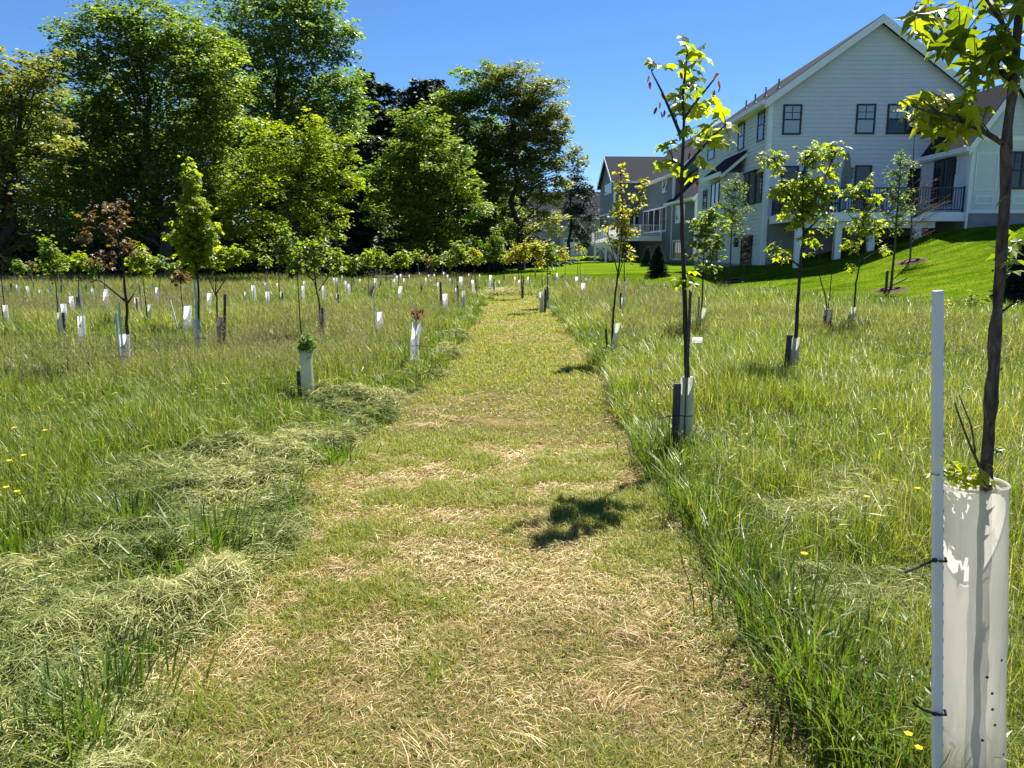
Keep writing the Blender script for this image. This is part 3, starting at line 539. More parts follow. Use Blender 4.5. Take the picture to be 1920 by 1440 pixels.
# ------------------------------------------------------------------ big trees
DM = 2.5
def big_tree(name, label, bx, Y, lobes, mat, dens=5.0, leaf=.24, tr=.25, seed=1, bark='barkd', k=6, jit=1.2, cat='tree', group='trees of the wood', spread=.3, flat=.5, droop=.3, limbs=True, tips=None):
    r = np.random.default_rng(seed); d = ray(bx, 500); X = d[0] * Y / d[1]; z0 = float(terr(X, Y)); base = np.array([X, Y, z0])
    C = []; RD = []
    for (cx, cy, cr) in lobes:
        y = Y + r.uniform(-1, 1) * jit; c = at(cx, cy, y); C.append(c); RD.append(cr * y / FOC)
    C = np.array(C); RD = np.array(RD); root = thing(name, label, cat, tuple(base), group=group)
    tb = MB(); top = C[np.argmax(C[:, 2])]; H = top[2] - z0
    trunk = arc(base, np.array([top[0] * .6 + X * .4, Y, z0 + H * .86]), 0, r, .03, 8); trunk[0, 2] -= .3
    tb.tube(trunk - base, np.linspace(tr, tr * .18, 8), 8)
    lb = MB()
    for c, R0 in zip(C, RD):
        fz = np.clip((c[2] - R0 * .9 - z0) / H / .86, .12, .9); p0 = along(trunk, np.array([fz * .85]))[0]
        B = arc(p0, c, .08, r, .06, 6); rr = max(.03, tr * .3 * (1 - fz * .7))
        if limbs:
            tb.tube(B - base, np.linspace(rr, rr * .35, 6), 5, cap=False)
            for _ in range(7):
                v = nrm(r.normal(0, 1, 3)); e = c + v * R0 * r.uniform(.6, .95); s0 = along(B, np.array([r.uniform(.5, 1)]))[0]
                tb.tube(arc(s0, e, .05, r, .08, 4) - base, np.linspace(rr * .35, .012, 4), 4, cap=False)
        nc = int(DM * dens * 4 * math.pi * R0 * R0 * .55); ns = max(8, int(26 * min(1.5, R0 / 1.6)))
        sv = nrm(r.normal(0, 1, (ns, 3))); sc_ = sv * (R0 * np.clip(1.0 - np.abs(r.normal(0, spread, ns)), .3, 1.1))[:, None]; sr = R0 * r.uniform(.22, .46, ns); wt = sr ** 2; pick = r.choice(ns, nc, p=wt / wt.sum())
        q_ = nrm(r.normal(0, 1, (nc, 3)) + np.array([0, 0, .55]) + sv[pick] * .35) * (r.uniform(.35, 1, nc) ** .5)[:, None]          # boughs: flattened domes, fuller on top
        P = c + sc_[pick] + q_ * sr[pick][:, None] * np.array([1.15, 1.15, .6]); v = nrm(P - c)
        ct = np.clip(r.normal(.45, .16, nc) + np.repeat(0, nc) + r.normal(0, .14, ns)[pick] + .25 * (vn(P[:, 0], P[:, 2], 2.2, 12) - .5), 0, 1)
        PP = np.repeat(P, k, 0) + r.normal(0, leaf * .55, (nc * k, 3)) * np.array([1, 1, .55])
        A, N = leafdirs(r, nc * k, droop, flat, np.repeat(v, k, 0), .35)
        sz = leaf * .9 * r.uniform(.6, 1.25, nc * k)
        leaves(lb, 'card', PP - base, A, N, sz, sz * .62, np.clip(np.repeat(ct, k) + r.normal(0, .12, nc * k), 0, 1))
    tb.build('trunk', M[bark], root, True); lb.build('crown', M[mat], root)
    return root
def conifer(name, label, bx, ytop, Y, wid, seed=1, mat='spruce', low=.06, dens=1.0, cat='spruce tree', group='dark spruces of the wood', base=None, leaf=.42, hang=.5):
    r = np.random.default_rng(seed)
    if base is None: top = at(bx, ytop, Y); z0 = float(terr(top[0], Y)); base = np.array([top[0], Y, z0]); H = top[2] - z0
    else: H = ytop; base = np.array(base, float)
    root = thing(name, label, cat, tuple(base), group=group); tb = MB(); lb = MB()
    tb.tube([(0, 0, -.2), (0, 0, H * .5), (0, 0, H)], [H * .02, H * .013, .01], 6)
    nb = int(H * 15 * dens) if H > 4 else int(110 * dens)
    for q in range(nb):
        t = r.uniform(low, .99) ** 1.1; L = wid * (1 - t) ** (.8 if H > 4 else .85) * r.uniform(.6, 1.15) + .04 * wid; a = r.uniform(0, 2 * math.pi); z = H * t
        dv = np.array([math.cos(a), math.sin(a), 0]); e = dv * L + np.array([0, 0, z - L * .18 * (1 - t) + L * .15 * t]); s = np.array([0, 0, z]); m = (s + e) / 2 + np.array([0, 0, -.05 * L])
        P = np.array([s, m, e]); tb.tube(P, [.012 * L + .004, .008 * L + .003, .004], 3, cap=False)
        n = max(6, int(L / leaf * 13)); f = r.uniform(.12, 1, n); pp = along(P, f); side = np.array([-dv[1], dv[0], 0])
        sp = r.uniform(-1, 1, n) * L * .28 * (1.1 - f); pp = pp + side * sp[:, None] + np.stack([0 * f, 0 * f, -np.abs(r.normal(0, leaf * hang * .5, n))], -1)
        A = dv * .7 + side * np.sign(sp)[:, None] * .6 + np.stack([0 * f, 0 * f, -hang * r.uniform(0, 1.2, n)], -1)
        N = np.stack([r.normal(0, .5, n), r.normal(0, .5, n), np.ones(n)], -1)
        sz = leaf * r.uniform(.6, 1.2, n); leaves(lb, 'card', pp, A, N, sz, sz * (.5 if leaf > .2 else .3), np.clip(r.normal(.45, .2, n), 0, 1))
    tb.build('trunk', M['barkd'], root, True); lb.build('crown', M[mat], root); return root

WOOD = [
 ('broad_tree', 'huge olive green maple with a broad rounded crown, tallest mass of the left wood', 322, 44, [(180,72,62),(232,52,52),(285,66,52),(310,95,85),(205,120,85),(385,135,75),(130,190,80),(240,190,90),(340,200,90),(425,200,60),(100,290,75),(190,290,85),(290,290,80),(395,280,70),(150,380,75),(75,370,60),(235,400,60),(345,90,40),(410,95,40),(330,370,55)], 'dark', 5.5, .27, .42, 'bark'),
 ('olive_tree', 'olive tree cut by the left edge of the photo', -10, 37, [(20,165,50),(-30,230,90),(45,250,65),(10,340,70),(-45,420,90),(35,420,55),(-90,330,100),(62,140,30),(-20,150,50),(90,190,45),(85,280,50),(100,120,30)], 'brown', 5, .26, .35, 'barkd'),
 ('tall_tree', 'tall cool green tree with glossy leaves rising behind the yellow green one', 560, 54, [(425,60,70),(510,40,75),(590,70,65),(560,140,85),(635,130,40),(470,140,70),(610,210,60),(555,10,55),(630,65,40),(540,210,60),(480,0,50),(400,130,60),(650,180,28),(600,30,45),(655,240,35)], 'cool', 4.2, .32, .4, 'barkd'),
 ('yellow_green_tree', 'bright yellow green spreading tree leaning out from the wood edge', 545, 41, [(560,285,60),(615,290,50),(500,275,55),(605,360,58),(525,365,65),(460,325,55),(635,340,36),(560,430,55),(618,415,38),(480,430,50),(430,395,50),(648,300,22),(590,245,35),(395,370,40),(440,455,45)], 'bright', 6, .22, .22, 'barkd'),
 ('mid_tree', 'airy olive green tree in front of the dark spruces', 805, 48, [(800,235,40),(770,280,50),(840,290,42),(735,335,45),(800,345,52),(855,345,42),(895,372,32),(780,405,42),(835,415,38),(715,400,38),(880,465,26),(760,225,28),(700,340,30),(905,390,24),(845,440,30),(770,330,45),(820,320,45),(760,380,40),(820,455,34),(760,450,30)], 'mid', 6.5, .26, .24, 'bark'),
 ('leafy_tree', 'mid green tall tree between the spruces and the brown olive tree', 930, 60, [(870,175,40),(912,165,42),(870,235,48),(920,245,50),(895,315,50),(940,330,40),(890,400,45),(950,400,35),(850,200,30),(905,450,40),(845,250,34),(930,290,44),(870,320,40),(950,440,30)], 'mid', 7.5, .3, .3, 'barkd'),
 ('brown_olive_tree', 'brown olive tall tree with bare lower trunks at the right end of the wood', 978, 58, [(985,165,42),(945,150,28),(1025,185,38),(995,235,46),(1038,245,32),(955,240,42),(1025,305,38),(985,315,36),(1078,290,18),(1020,380,32),(985,430,26),(1060,255,20),(1040,415,22),(1050,330,22),(930,145,20),(1085,310,12),(1000,280,40),(960,290,36),(1010,350,30),(965,200,36),(1015,215,40)], 'brown', 7.5, .27, .3, 'barkd'),
 ('forked_cedar', 'small dark cedar with two bare stems beside the grey house', 1066, 76, [(1085,342,22),(1074,378,26),(1095,395,22),(1088,428,20),(1066,348,12),(1100,365,15),(1092,452,13),(1078,328,10)], 'spruce', 7, .3, .2, 'barkd'),
]
for q, (nm, lb_, bx, Y, lobes, mat, dn, lf, tr, bk) in enumerate(WOOD):
    big_tree(nm, lb_, bx, Y, lobes, mat, dn, lf, tr, 20 + q, bk)
# a second trunk of the brown olive tree's clump and the darker trees standing deeper in the wood
DEEP = [(-120, 60, 'leftmost shaded tree deep behind the olive edge tree'), (30, 58, 'shaded tree deep in the wood left of the huge maple'), (130, 62, 'shaded tree behind the left half of the huge maple'), (225, 56, 'shaded tree behind the trunk of the huge maple'),
        (330, 60, 'shaded tree deep behind the huge maple and tall sapling'), (420, 57, 'shaded tree behind the gap left of the yellow green tree'), (510, 64, 'shaded tree behind the trunk of the yellow green tree'), (600, 60, 'shaded tree right behind the yellow green tree'), (672, 62, 'shaded tree left of the dark spruces')]
for q, (bx, Y, l) in enumerate(DEEP):
    r = random.Random(70 + q); lob = [(bx + r.uniform(-70, 70), yy_, r.uniform(48, 68)) for yy_ in (210, 250, 290, 320, 350, 380, 410, 440, 465, 480, 490)]
    if bx > 640: lob = [(x_, y_ + 30, c_ * .6) for x_, y_, c_ in lob if y_ > 280]
    big_tree('shaded_tree', l, bx, Y, lob, 'mid', 2.4, .5, .22, 60 + q, 'barkd', k=5, group='shaded trees deep in the wood', jit=2.5)
SPR = [(681, 122, 64, 3.6, 'dark spruce just right of the tall cool green tree'), (720, 152, 62, 3.8, 'dark spruce with a blunt top left of the airy tree'), (757, 162, 66, 3.4, 'thin dark spruce between two taller spruces'), (786, 143, 60, 3.8, 'dark spruce, left of the twin tops above the airy tree'),
       (816, 141, 63, 3.8, 'dark spruce, right of the twin tops above the airy tree'), (700, 250, 57, 3.4, 'low dark spruce beside the yellow green tree'), (860, 290, 66, 3.6, 'dark spruce hidden behind the airy tree'), (905, 300, 68, 4, 'dark spruce behind the mid green tall tree'), (960, 330, 70, 4, 'dark spruce behind the trunks of the brown olive tree'), (646, 240, 60, 3.6, 'dark spruce behind the right edge of the yellow green tree')]
for q, (bx, yt, Y, wd, l) in enumerate(SPR): conifer('dark_spruce', l, bx, yt, Y, wd * 1.45, 90 + q, dens=1.5)
for q, (bx, yt, Y, l) in enumerate([(620, 425, 47, 'dark hemlock bush under the yellow green tree'), (735, 420, 52, 'dark hemlock bush left of the airy tree trunk'), (880, 430, 55, 'dark hemlock bush right of the airy tree trunk'), (1000, 440, 64, 'dark hemlock bush under the brown olive tree'), (450, 440, 50, 'dark hemlock bush left of the yellow green tree trunk'), (940, 430, 62, 'dark hemlock bush under the mid green tall tree'), (20, 430, 52, 'dark hemlock bush at the left edge of the wood'), (160, 440, 53, 'dark hemlock bush under the left side of the huge maple'), (290, 430, 54, 'dark hemlock bush behind the trunk of the huge maple'), (550, 430, 51, 'dark hemlock bush behind the yellow green tree trunk'), (690, 430, 56, 'dark hemlock bush under the low spruce')]):
    conifer('hemlock_bush', l, bx, yt, Y, 2.6, 110 + q, low=.02, dens=2.2, cat='bush', group='hemlock bushes under the wood', leaf=.42)
# the far belt of trees beyond the last house
for q, (bx, yt) in enumerate([(1040, 425), (1090, 418), (1140, 430), (1010, 400), (980, 380), (1190, 420), (1250, 425)]):
    Y = 150 + 6 * (q % 3); s = 30
    big_tree('distant_tree', ['distant tree behind the tan house, right of the forked cedar stems', 'distant tree right behind the forked cedar', 'distant tree behind the left end of the grey house', 'distant tree behind the white garage', 'distant tree behind the brown olive tree trunks', 'distant tree behind the middle of the grey house', 'distant tree behind the right part of the grey house'][q], bx, Y,
             [(bx + dx, yt + dy, c) for dx, dy, c in ((-14, 12, 20), (12, 10, 20), (0, -2, 18), (-20, 34, 20), (18, 34, 20), (0, 40, 22))], 'mid', 1.2, .7, .3, 130 + q, group='distant trees beyond the houses', k=4)
# ------------------------------------------------------------------ tree tubes in the meadow
def tube_mesh(H, r, lean, crump, seed, holes=0, n=None):
    rr = np.random.default_rng(seed); n = n or (28 if holes else 14); m = 40 if holes else 14; mb = MB(); V = []
    a = np.arange(n) * 2 * math.pi / n; ph = rr.uniform(0, 6.28, 3)
    for i in range(m + 1):
        t = i / m; z = H * t; q = r * (1 + .03 * math.sin(ph[0] + t * 5)) * (1.0 + (.05 * t ** 8 if holes else 0))
        ov = 1 + .06 * np.cos(2 * (a - ph[1])) + crump * (.20 * np.sin(3 * a + ph[2] + 9 * t) * (.3 + t) + .10 * np.sin(5 * a - 14 * t))
        zz = z + (crump * .08 * H * np.sin(2 * a + ph[1]) if i == m else 0) + np.zeros(n)
        V.append(np.stack([q * ov * np.cos(a) + lean[0] * z, q * ov * np.sin(a) + lean[1] * z, zz], -1))
    i = (np.arange(m)[:, None] * n + np.arange(n)[None]); j = (np.arange(m)[:, None] * n + (np.arange(n)[None] + 1) % n)
    mb.add(np.concatenate(V), np.stack([i, j, j + n, i + n], -1).reshape(-1, 4))
    if holes:                                         # rolled rim and punched vent holes
        rim = [(r * 1.05 * (1 + .06 * math.cos(2 * (x - ph[1]))) * math.cos(x) + lean[0] * H, r * 1.05 * (1 + .06 * math.cos(2 * (x - ph[1]))) * math.sin(x) + lean[1] * H, H) for x in np.linspace(0, 2 * math.pi, 29)]
        mb.tube(rim, .0035, 6, cap=False)
    return mb
def tree_tube(label, px, ytop, H=.6, r=.05, mat='tubew', lean=(0, 0), crump=0., stakes=(), tie=0, seed=0, pos=None, group='tree tubes in the meadow', band=0, mark=0):
    _r = np.random.default_rng(seed + 900); lean = (lean[0] + _r.normal(0, .025), lean[1] + _r.normal(0, .03)); p = gpt(px, ytop, H) if pos is None else np.array(pos, float); p[2] = float(terr(p[0], p[1]))
    t = thing('tree_tube', label, 'tree tube', tuple(p), group=group)
    tube_mesh(H, r, lean, crump, seed).build('sleeve', M[mat], t, True)
    if mark:                                          # pencilled marks and a scuffed line round the sleeve
        s = MB(); zz = H * .72
        for q, (dx, w_, h_) in enumerate([(-.02, .006, .03), (.0, .012, .04), (.014, .006, .045), (.024, .014, .008)]): a = -math.pi / 2 + dx / r; s.box(lean[0] * zz + (r + .004) * math.cos(a) - w_ / 2, lean[0] * zz + (r + .004) * math.cos(a) + w_ / 2, lean[1] * zz + (r + .004) * math.sin(a) - .002, lean[1] * zz + (r + .004) * math.sin(a) + .001, zz, zz + h_)
        s.build('handwritten_mark', M['tie'], t)
    for (dx, h_, w_, sm, ld) in [(q[0], q[1] * .83, q[2], q[3], q[4]) for q in stakes]:               # side offset in tube radii, height, width, material, lean
        s = MB(); x = dx * r * 1.0; y = (-.75 if abs(dx) < 1 else 0) * r * 1.2 + (.9 * r if dx == 0 else 0)
        if sm in ('stakew', 'stakeg'): s.tube([(x, y, -.05), (x + ld * h_ * .5, y, h_ * .5), (x + ld * h_, y, h_)], w_ * .32, 8)
        else: s.bar((x, y, -.05), (x + ld * h_, y, h_), w_ * .75, w_ * .5)
        s.build('stake', M[sm], t)
    if tie and stakes:
        s = MB(); zz = H * .55; x = stakes[0][0] * r; a = np.linspace(0, 2 * math.pi, 15)
        s.tube([(lean[0] * zz + (r * 1.12) * math.cos(q), (r * 1.12) * math.sin(q), zz) for q in a], .004, 4, cap=False)
        s.tube([(x, -r * .8, zz), (x + tie * .06, -r - .02, zz + .004), (x + tie * .16, -r - .03, zz - .012)], .0045, 4); s.build('cable_tie', M['tie'], t)
    if band: s = MB(); zz = H + .28; s.tube([(.02, -.02, zz), (.09, -.03, zz + .002)], .02, 6); s.build('tag', M['tubew'], t)
    return p
Wk, Gk, Dk, Fk = 'stakew', 'stakeg', 'wood', 'paleboard'
T = {}
def TT(key, *a, **k): T[key] = tree_tube(*a, seed=len(T) + 1, **k)
TT('bronze', 'white tube with pencilled marks and muddy foot, in front of the bronze leaved sapling', 231, 627, r=.052, lean=(.06, 0), stakes=[(-1.35, 1.05, .05, Gk, .01), (.1, 1.2, .035, Gk, 0)], tie=-1, mark=1)
TT('rusty', 'crumpled white tube with rusty brown leaves at its rim beside the mown path', 773, 609, r=.058, H=.62, lean=(.08, 0), crump=1, stakes=[(.9, 1.08, .026, Gk, 0)], tie=1)
TT('boxy', 'white tube with grey writing and a tall stake on its right, no sapling', 148, 593, r=.055, lean=(.05, 0), stakes=[(1.2, 1.25, .028, Gk, -.01)], mark=1)
TT('cream', 'cream tube with a dark stake touching the white tube behind it', 112, 586, r=.045, mat='tubeg', stakes=[(1.3, .72, .05, Dk, 0)])
TT('behind', 'white tube right behind the cream tube, slim stake at its left', 120, 570, r=.05, stakes=[(-1.3, .95, .024, Gk, -.03)])
TT('leaning', 'wide white tube with a pale stake leaning away to its left', 345, 574, r=.07, lean=(.08, 0), stakes=[(-1.5, .98, .04, Wk, -.2), (-.5, .95, .02, Gk, 0)], tie=-1)
TT('lime', 'white tube with a tall pale green stake under the tall lime green sapling', 369, 599, r=.052, stakes=[(.3, 1.42, .055, Gk, .01)], tie=1)
TT('vee', 'grey green tube holding a dark stake under the low lime sapling with forked stems', 410, 595, r=.045, mat='tubed', stakes=[(1.0, 1.15, .05, Dk, .08)])
TT('tuft', 'grey tube topped by a tuft of leaves with one thin bare stem', 574, 655, H=.58, r=.07, mat='tubeg', stakes=[(-1.3, .42, .05, Dk, 0)])
TT('midwhite', 'white tube with a grey stake alone in the open meadow', 709, 585, r=.048, lean=(.05, 0), stakes=[(-1.3, 1.1, .03, Gk, 0)])
TT('shaded', 'white tube shaded dark at its foot beside a dark post left of the path', 834, 551, r=.058, stakes=[(-1.4, 1.05, .06, Dk, -.02)], tie=-1)
TT('pathgrey', 'grey white slim tube beside the far left edge of the path', 868, 545, r=.05, mat='tubeg', stakes=[(.2, .95, .03, Gk, 0)])
TT('twopart', 'short white capped tube on a dark post by the far left path edge', 858, 540, H=.6, r=.036, stakes=[(.3, .8, .05, Dk, 0)])
TT('edgeleft', 'white tube with a thin stem cut close by the left edge of the photo', 10, 572, r=.045, stakes=[(-1.2, .72, .05, Dk, 0)])
TT('mottled', 'mottled white tube with brown blotches near a yellow stake', 135, 557, r=.045, mat='tubew', crump=.4, stakes=[(1.2, .9, .02, Gk, 0)])
TT('yellowstake', 'dark tube with a bright yellowish stake behind the wordless tall staked tube', 145, 557, r=.038, mat='tubed', stakes=[(1.3, .98, .035, Fk, 0)])
TT('far_a', 'white tube leaning right in front of the wood, left of a smaller white one', 191, 547, r=.055, lean=(.12, 0), stakes=[(-1, .95, .025, Gk, 0)])
TT('far_b', 'small white tube right of a larger leaning white tube before the wood', 199, 542, r=.042, stakes=[(.2, 1.05, .03, Gk, 0)])
TT('darkfoot', 'white topped tube with a dark foot beside two pale stakes', 255, 558, r=.043, mat='tubew', stakes=[(.5, .72, .05, Dk, 0), (2.6, .9, .03, Fk, 0)])
TT('palepair', 'cream tube at the foot of the light green sapling right of the bronze one', 275, 571, r=.04, mat='tubeg', lean=(.08, 0))
TT('farlean', 'white tube leaning right with a stake at its left, before the dark wood', 290, 539, r=.045, lean=(.1, 0), stakes=[(-1.2, .98, .025, Gk, 0)])
TT('openwhite', 'white tube leaning right, just right of the lime sapling tall green stake', 388, 550, r=.05, lean=(.12, 0))
TT('twostack', 'tall white tube in two stacked lengths before the yellow green tree', 477, 535, H=.66, r=.05, stakes=[(-.6, 1.0, .03, Gk, 0)])
TT('slimdark', 'white capped tube with a dark lower half and a slim stake', 501, 547, r=.05, mat='tubew', stakes=[(.3, 1.05, .03, Gk, 0)])
TT('vfar', 'greenish tube at the foot of a stem leaning left before the yellow green tree', 527, 547, r=.045, mat='tubeg', stakes=[(.9, .7, .05, Dk, 0)])
TT('fork', 'dark grey tube at the foot of the wide forked sapling in the middle meadow', 601, 579, r=.055, mat='tubed', stakes=[(.8, .75, .05, Dk, 0)])
TT('backpair', 'white tube standing before a pale one behind the thin bare stem', 568, 536, r=.042, mat='tubew')
TT('slimwhite', 'slim tall white tube right of the wide forked sapling', 607, 536, H=.64, r=.042, stakes=[(.4, 1.0, .03, Gk, 0)])
TT('greenfoot', 'small greenish tube at the foot of a thin straight stem', 633, 550, r=.04, mat='tubeg', stakes=[(.6, .7, .04, Dk, 0)])
TT('spare', 'clean white tube without sapling below the left dark spruces', 655, 531, r=.048)
TT('bent', 'dark crumpled tube bent to the right below the dark spruces', 691, 535, r=.05, mat='tubed', crump=.8, lean=(.2, 0))
TT('double', 'bright white double tube below a bushy round sapling', 704, 522, r=.055, stakes=[(.3, .95, .03, Wk, 0)])
TT('leanmid', 'white tube leaning right below the airy olive tree', 746, 537, r=.058, lean=(.12, 0))
TT('block', 'broad white tube near the lawn corner left of the far path end', 864, 519, r=.075, lean=(.06, 0))
TT('slimlean', 'slim white tube leaning left near the far end of the path', 888, 525, r=.045, lean=(-.05, 0))
TT('farwhite', 'white tube leaning right behind the far end of the path', 917, 516, r=.06, lean=(.1, 0))
TT('pathdark', 'dark post with a white cap standing at the far end of the path', 927, 529, H=.5, r=.036, stakes=[(-.3, .75, .06, Dk, 0)])
TT('postdark', 'dark tube against a square post at the right of the path end', 979, 531, H=.55, r=.042, mat='tubed', stakes=[(.8, .95, .05, Dk, 0)])
TT('pathpost', 'pale grey tube with a dark board at the right edge of the path', 1016, 547, H=.56, r=.052, mat='tubeg', stakes=[(1.5, .75, .07, Dk, .02)])
TT('speckled', 'grey speckled tube at the foot of the spotted trunk right of the path', 1027, 539, r=.05, mat='tubed')
TT('farlawn_a', 'small white tube before the lawn, below the forked cedar', 1044, 512, r=.05)
TT('twotone', 'white tube with a grey half before the lawn, left of a taller one', 1083, 519, r=.06, stakes=[(.6, 1.0, .03, Gk, 0)])
TT('lawnwhite', 'clean white tube before the lawn below the white stair landing', 1093, 531, r=.066, lean=(.04, 0), stakes=[(.4, 1.05, .02, Gk, 0)])
TT('leanright', 'pale tube leaning right at the foot of the yellow leaved sapling', 1148, 606, H=.54, r=.045, mat='tubeg', lean=(.17, 0), stakes=[(-1.1, .55, .04, Dk, -.1)])
TT('paleright', 'pale yellow tube with a dark stake behind the yellow leaved sapling', 1169, 558, r=.05, mat='tubeg', stakes=[(-1.3, .85, .05, Dk, 0), (.2, 1.15, .04, Wk, 0)])
TT('tulip', 'tall pale green tube with dark board and white tag right of the path', 1290, 706, H=.66, r=.052, mat='tubeg', stakes=[(-1.5, .73, .075, Dk, 0), (-.35, 1.62, .026, Dk, 0)], tie=-1, band=1)
TT('leftlean', 'grey green tube leaning left behind the tulip leaved sapling', 1311, 578, r=.055, mat='tubeg', lean=(.13, 0), stakes=[(-.4, .98, .04, Fk, 0)])
TT('board', 'pale tube with a broad dark board in front of the bushy yellow green sapling', 1491, 633, r=.052, mat='tubeg', stakes=[(-1.5, .76, .08, Dk, .02)])
TT('shortdark', 'dark wide tube at the foot of two thin bare stems', 1552, 581, r=.07, mat='tubed', stakes=[(-.9, .6, .06, Dk, 0)])
TT('cornertube', 'small pale tube at the foot of the crooked sapling near the lawn', 1600, 576, H=.6, r=.048, mat='tubeg', stakes=[(-1.3, .55, .05, Dk, 0)])
# the far rows: small ones before the wood
ORD = ['first', 'second', 'third', 'fourth', 'fifth', 'sixth', 'seventh', 'eighth', 'ninth', 'tenth']
def row(where, items):
    for q, (px, yt, mt, st) in enumerate(items):
        TT(('row', where, q), ORD[q] + ' small tube from left ' + where, px, yt, H=.5, r=.037 if mt != 'tubed' else .032, mat=mt, stakes=[(-1.1, st, .025, Gk, 0)] if st else [])
row('before the olive tree at the left edge', [(7, 535, 'tubew', .9), (20, 530, 'tubed', 0), (32, 534, 'tubew', 1.1), (53, 537, 'tubew', 0), (63, 529, 'tubed', .9), (76, 543, 'tubeg', 0)])
row('before the huge maple', [(94, 536, 'tubew', 1.0), (113, 535, 'tubed', 1.05), (173, 541, 'tubew', .95), (161, 533, 'tubed', 0), (262, 535, 'tubed', .9), (366, 560, 'tubeg', 0), (330, 528, 'tubed', .9)])
row('before the yellow green tree', [(460, 547, 'tubeg', 0), (497, 530, 'tubew', .9), (520, 531, 'tubew', 0), (571, 527, 'tubew', 0), (626, 521, 'tubew', 1.0), (631, 521, 'tubew', 0)])
row('before the low dark spruce', [(641, 516, 'tubew', 0), (648, 527, 'tubew', .9), (662, 522, 'tubed', 0), (675, 523, 'tubew', 0), (714, 524, 'tubed', .9), (724, 516, 'tubed', 1.1)])
row('before the airy olive tree', [(733, 524, 'tubed', 0), (739, 523, 'tubew', 0), (744, 517, 'tubew', 0), (751, 514, 'tubew', 0), (758, 522, 'tubew', 0), (767, 515, 'tubew', 0), (786, 511, 'tubeg', 1.1), (790, 533, 'tubed', 1.1), (799, 521, 'tubew', 0), (805, 515, 'tubew', 0)])
row('between the airy tree and the path end', [(814, 514, 'tubew', 0), (820, 530, 'tubew', 0), (831, 510, 'tubew', 1.0), (839, 515, 'tubew', 0), (843, 522, 'tubew', 0), (847, 523, 'tubed', 0), (879, 513, 'tubew', 0), (883, 514, 'tubed', 0), (900, 514, 'tubew', 0)])
row('behind the end of the mown path', [(936, 526, 'tubeg', 0), (945, 515, 'tubed', 0), (966, 519, 'tubew', 0), (973, 525, 'tubew', 0), (990, 519, 'tubew', 0)])
row('along the lawn edge right of the path', [(1004, 508, 'tubed', 1.1), (1037, 508, 'tubed', 1.1), (1059, 514, 'tubed', 0), (1100, 521, 'tubeg', 1.1)])

# ------------------------------------------------------------------ saplings
SG = 'young planted saplings in the meadow'
def sapling(label, tr, Y, ell, leaf='oval', L=.07, n=400, mat='sap', bark='barkd', r0=.018, tips=26, seed=1, forks=(), droop=.5, name='sapling', twigs=0, base=None, wl=.75, group=SG, cl=3, cat='sapling', extra=None, sag=.06, span=.6):
    r = np.random.default_rng(seed); P = [at(x, y, Y) for x, y in tr]
    if base is None: b = at(tr[0][0], tr[0][1], Y); b[2] = float(terr(b[0], b[1])) - .02
    else: b = np.array(base, float); b[2] -= .02
    P = np.vstack([b] + [p + np.array([0, r.normal(0, .015), 0]) for p in P]); root = thing(name, label, cat, tuple(b), group=group)
    tt = np.linspace(0, 1, max(8, 3 * len(P))); PS = along(P, tt); PS[1:-1] += r.normal(0, .004, (len(PS) - 2, 3)); tb = MB(); lb = MB()
    tb.tube(PS - b, np.linspace(r0, r0 * .28, len(PS)), 8)
    zt = PS[:, 2]; lines = []
    for f in forks: Q = np.vstack([at(x, y, Y) for x, y in f]); lines.append(Q); tb.tube(along(Q, np.linspace(0, 1, 8)) - b, np.linspace(r0 * .55, r0 * .2, 8), 6)
    E = []
    tot = sum(a * c for _, _, a, c in ell)
    for (cx, cy, rx, ry) in ell:
        k = max(1, int(round(tips * rx * ry / tot)))
        for _ in range(k):
            v = nrm(r.normal(0, 1, 3)) * r.uniform(.45, 1) ** .6; E.append(at(cx + v[0] * rx, cy + v[2] * ry, Y + v[1] * rx * Y / FOC))
    E = np.array(E); per = max(1, n // len(E)); src = [PS] + lines
    for e in E:
        best = None
        for q in src:
            dd = np.linalg.norm(q[:, :2] - e[:2], axis=1) ; zz = e[2] - .55 * dd; j = int(np.argmin(np.abs(q[:, 2] - zz) + dd * .3)); c = abs(q[j, 2] - zz[j]) + dd[j]
            if best is None or c < best[0]: best = (c, q[j])
        B = arc(best[1], e, sag, r, .07, 6); tb.tube(B - b, np.linspace(r0 * .3, .0022 + Y * .00012, 6), 4, cap=False)
        if n == 0: 
            for _ in range(3): s0 = along(B, np.array([r.uniform(.4, .9)]))[0]; tb.tube(arc(s0, s0 + nrm(r.normal(0, 1, 3) + (e - best[1])) * .2, 0, r, .1, 3) - b, [.003, .0025, .002], 3, cap=False)
            continue
        f = r.uniform(span, 1.02, per); pp = along(B, np.clip(f, 0, 1)) + r.normal(0, L * .55, (per, 3))
        A, N = leafdirs(r, per, droop, .5, pp - best[1], .4); sz = L * r.uniform(.6, 1.25, per)
        leaves(lb, leaf, pp - b, A, N, sz, sz * wl, np.clip(r.normal(.5, .22, per), 0, 1))
    if extra: extra(tb, lb, b, r)
    tb.build('trunk', M[bark], root, True)
    if lb.n: lb.build('crown', M[mat] if not isinstance(mat, list) else [M[x] for x in mat], root)
    return root
def tb_(k): return T[k]
def SP(key, label, tr, ell, **k):
    p = T[key]; k.setdefault('base', p + np.array([0, .0, 0])); return sapling(label, tr, p[1], ell, seed=len(bpy.data.objects), **k)
